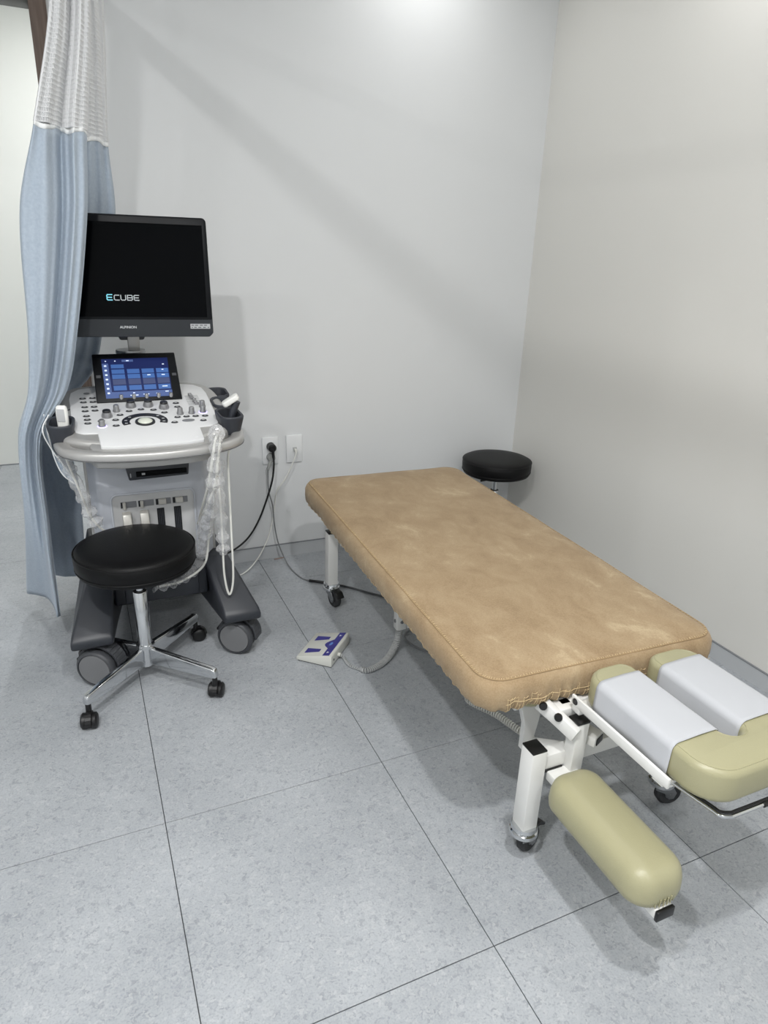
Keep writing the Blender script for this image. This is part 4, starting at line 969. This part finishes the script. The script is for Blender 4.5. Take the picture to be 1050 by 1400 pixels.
obj('cord', cable([(.186, 2.028, .520), (.175, 2.018, .49), (.135, 2.015, .41), (.090, 2.018, .345), (.080, 2.022, .28), (.062, 2.01, .20), (.030, 1.99, .12), (-.02, 1.96, .055), (-.08, 1.93, .012), (-.14, 1.90, .004), (-.22, 1.86, .004), (-.29, 1.83, .10)], 0.0026, 10), 'cable_white', wc)
tg = obj('cable_tag', box(-0.024, 0.024, -0.003, 0.003, 0.0005, 0.0045, 0.001, 1, M=Matrix.Translation((0.095, 2.03, 0)) @ Matrix.Rotation(0.08, 4, 'Z')), 'tag_brown', None, origin=(0.095, 2.03, 0.0))
tag(tg, 'small brown strip lying on the floor against the baseboard', 'strip')
lp = obj('loose_cable', cable([(.60, 1.15, .004), (.52, 1.215, .004), (.465, 1.222, .004), (.396, 1.222, .004), (.352, 1.185, .004), (.355, 1.12, .004), (.40, 1.035, .004), (.455, .99, .004), (.52, .96, .004)], 0.0035, 10), 'cable_grey', None, origin=(0.45, 1.1, 0))
tag(lp, 'grey cable lying in a loop under the treatment table', 'cable')
lp = obj('loose_cable', cable([(.50, 1.02, .003), (.44, 1.02, .003), (.408, .985, .003), (.415, .93, .003), (.46, .90, .003), (.53, .90, .003)], 0.0022, 10), 'cable_white', None, origin=(0.45, 0.95, 0))
tag(lp, 'thin pale cable curled under the edge of the treatment table', 'cable')
cc = obj('coiled_cord', coil([(.50, .80, .012), (.42, .785, .012), (.378, .755, .012), (.385, .715, .012), (.42, .644, .012), (.446, .545, .012), (.47, .46, .012)], 0.0095, 0.0090, 0.0027), 'cable_white', None, origin=(0.43, 0.65, 0))
tag(cc, 'pale grey coiled cord lying under the treatment table near the front leg', 'cord')

# ------------------------------------------------------------------ foot pedal
FP = Vector((-0.078, 1.183, 0)); U = Vector((0.735, -0.678, 0)).normalized(); W_ = Vector((0.678, 0.735, 0)).normalized(); Z = Vector((0, 0, 1))
ped = thing('foot_pedal', 'ivory wedge foot pedal with navy markings on the floor beside the treatment table', 'foot pedal', FP+U*0.067+W_*0.08)
MW = basis(FP, U, Z, -W_)
LN, DP = 0.136, 0.172
pb = obj('pedal_body', prism([(0, 0.004), (0, 0.016), (0.004, 0.019), (LN-0.006, 0.049), (LN, 0.046), (LN, 0.004)], -DP, 0, MW, 0.003, 2), 'pedal_ivory', ped)
obj('foot_pad', box(0.004, LN-0.004, 0.004, DP-0.004, 0, 0.0045, 0.001, 1, M=basis(FP, U, W_, Z)), 'black_plastic', ped)
sl_ = (0.049-0.019)/(LN-0.010); T1 = (U+Z*sl_).normalized(); N1 = Z.copy(); N1 = W_.cross(T1)*-1; N1 = T1.cross(W_); N1 = N1 if N1.z > 0 else -N1
MT1 = basis(FP+U*0.004+Z*0.0192, T1, W_, N1)
obj('marking_band', prism([(0.098, 0.004), (0.124, 0.004), (0.124, DP-0.004), (0.098, DP-0.004), (0.098, 0.118)]+[(0.098-0.024*math.sin(PI*k/8), 0.118-0.064*k/8) for k in range(1, 8)]+[(0.098, 0.054)], 0, 0.0008, MT1), 'pedal_blue', ped)
for v0_ in (0.040, 0.128):
    obj('foot_mark', prism([(0.018, v0_-0.016), (0.074, v0_-0.009), (0.074, v0_+0.009), (0.018, v0_+0.016)], 0, 0.0008, MT1), 'pedal_blue', ped)
for (u, v) in ((0.111, 0.026), (0.111, 0.146)):
    obj('arrow_mark', prism([(u-0.004, v-0.005), (u+0.004, v), (u-0.004, v+0.005)], 0.0006, 0.0012, MT1), 'print_white', ped)
obj('brand_mark', prism([(0.098+0.010*math.cos(t)*0.6, 0.086+0.011*math.sin(t)) for t in (2*PI*k/14 for k in range(14))], 0.0006, 0.0011, MT1), 'ui_tile', ped)
sk = FP+U*LN+W_*0.062+Z*0.022
obj('cord_grommet', cyl(sk-U*0.002, sk+U*0.010, 0.007, seg=14), 'pedal_ivory', ped)
obj('screw', lathe([(0, 0.001), (0.004, 0.001), (0.004, 0), (0, 0)], FP+U*LN+W_*0.022+Z*0.024, 12, U), 'rubber', ped)
obj('straight_coil', coil([sk+U*0.010, sk+U*0.024-Z*0.010, (.085, 1.075, .010), (.112, 1.035, .010)], 0.0045, 0.0085, 0.0018), 'coil_grey', ped)
obj('coil_cord', coil([(.112, 1.035, .011), (.130, 1.020, .012), (.175, 1.030, .013), (.225, 1.060, .016), (.262, 1.090, .030), (.284, 1.104, .060), (.290, 1.108, .100)], lambda t: 0.0080+0.0045*t, 0.0072, 0.0026), 'coil_grey', ped)
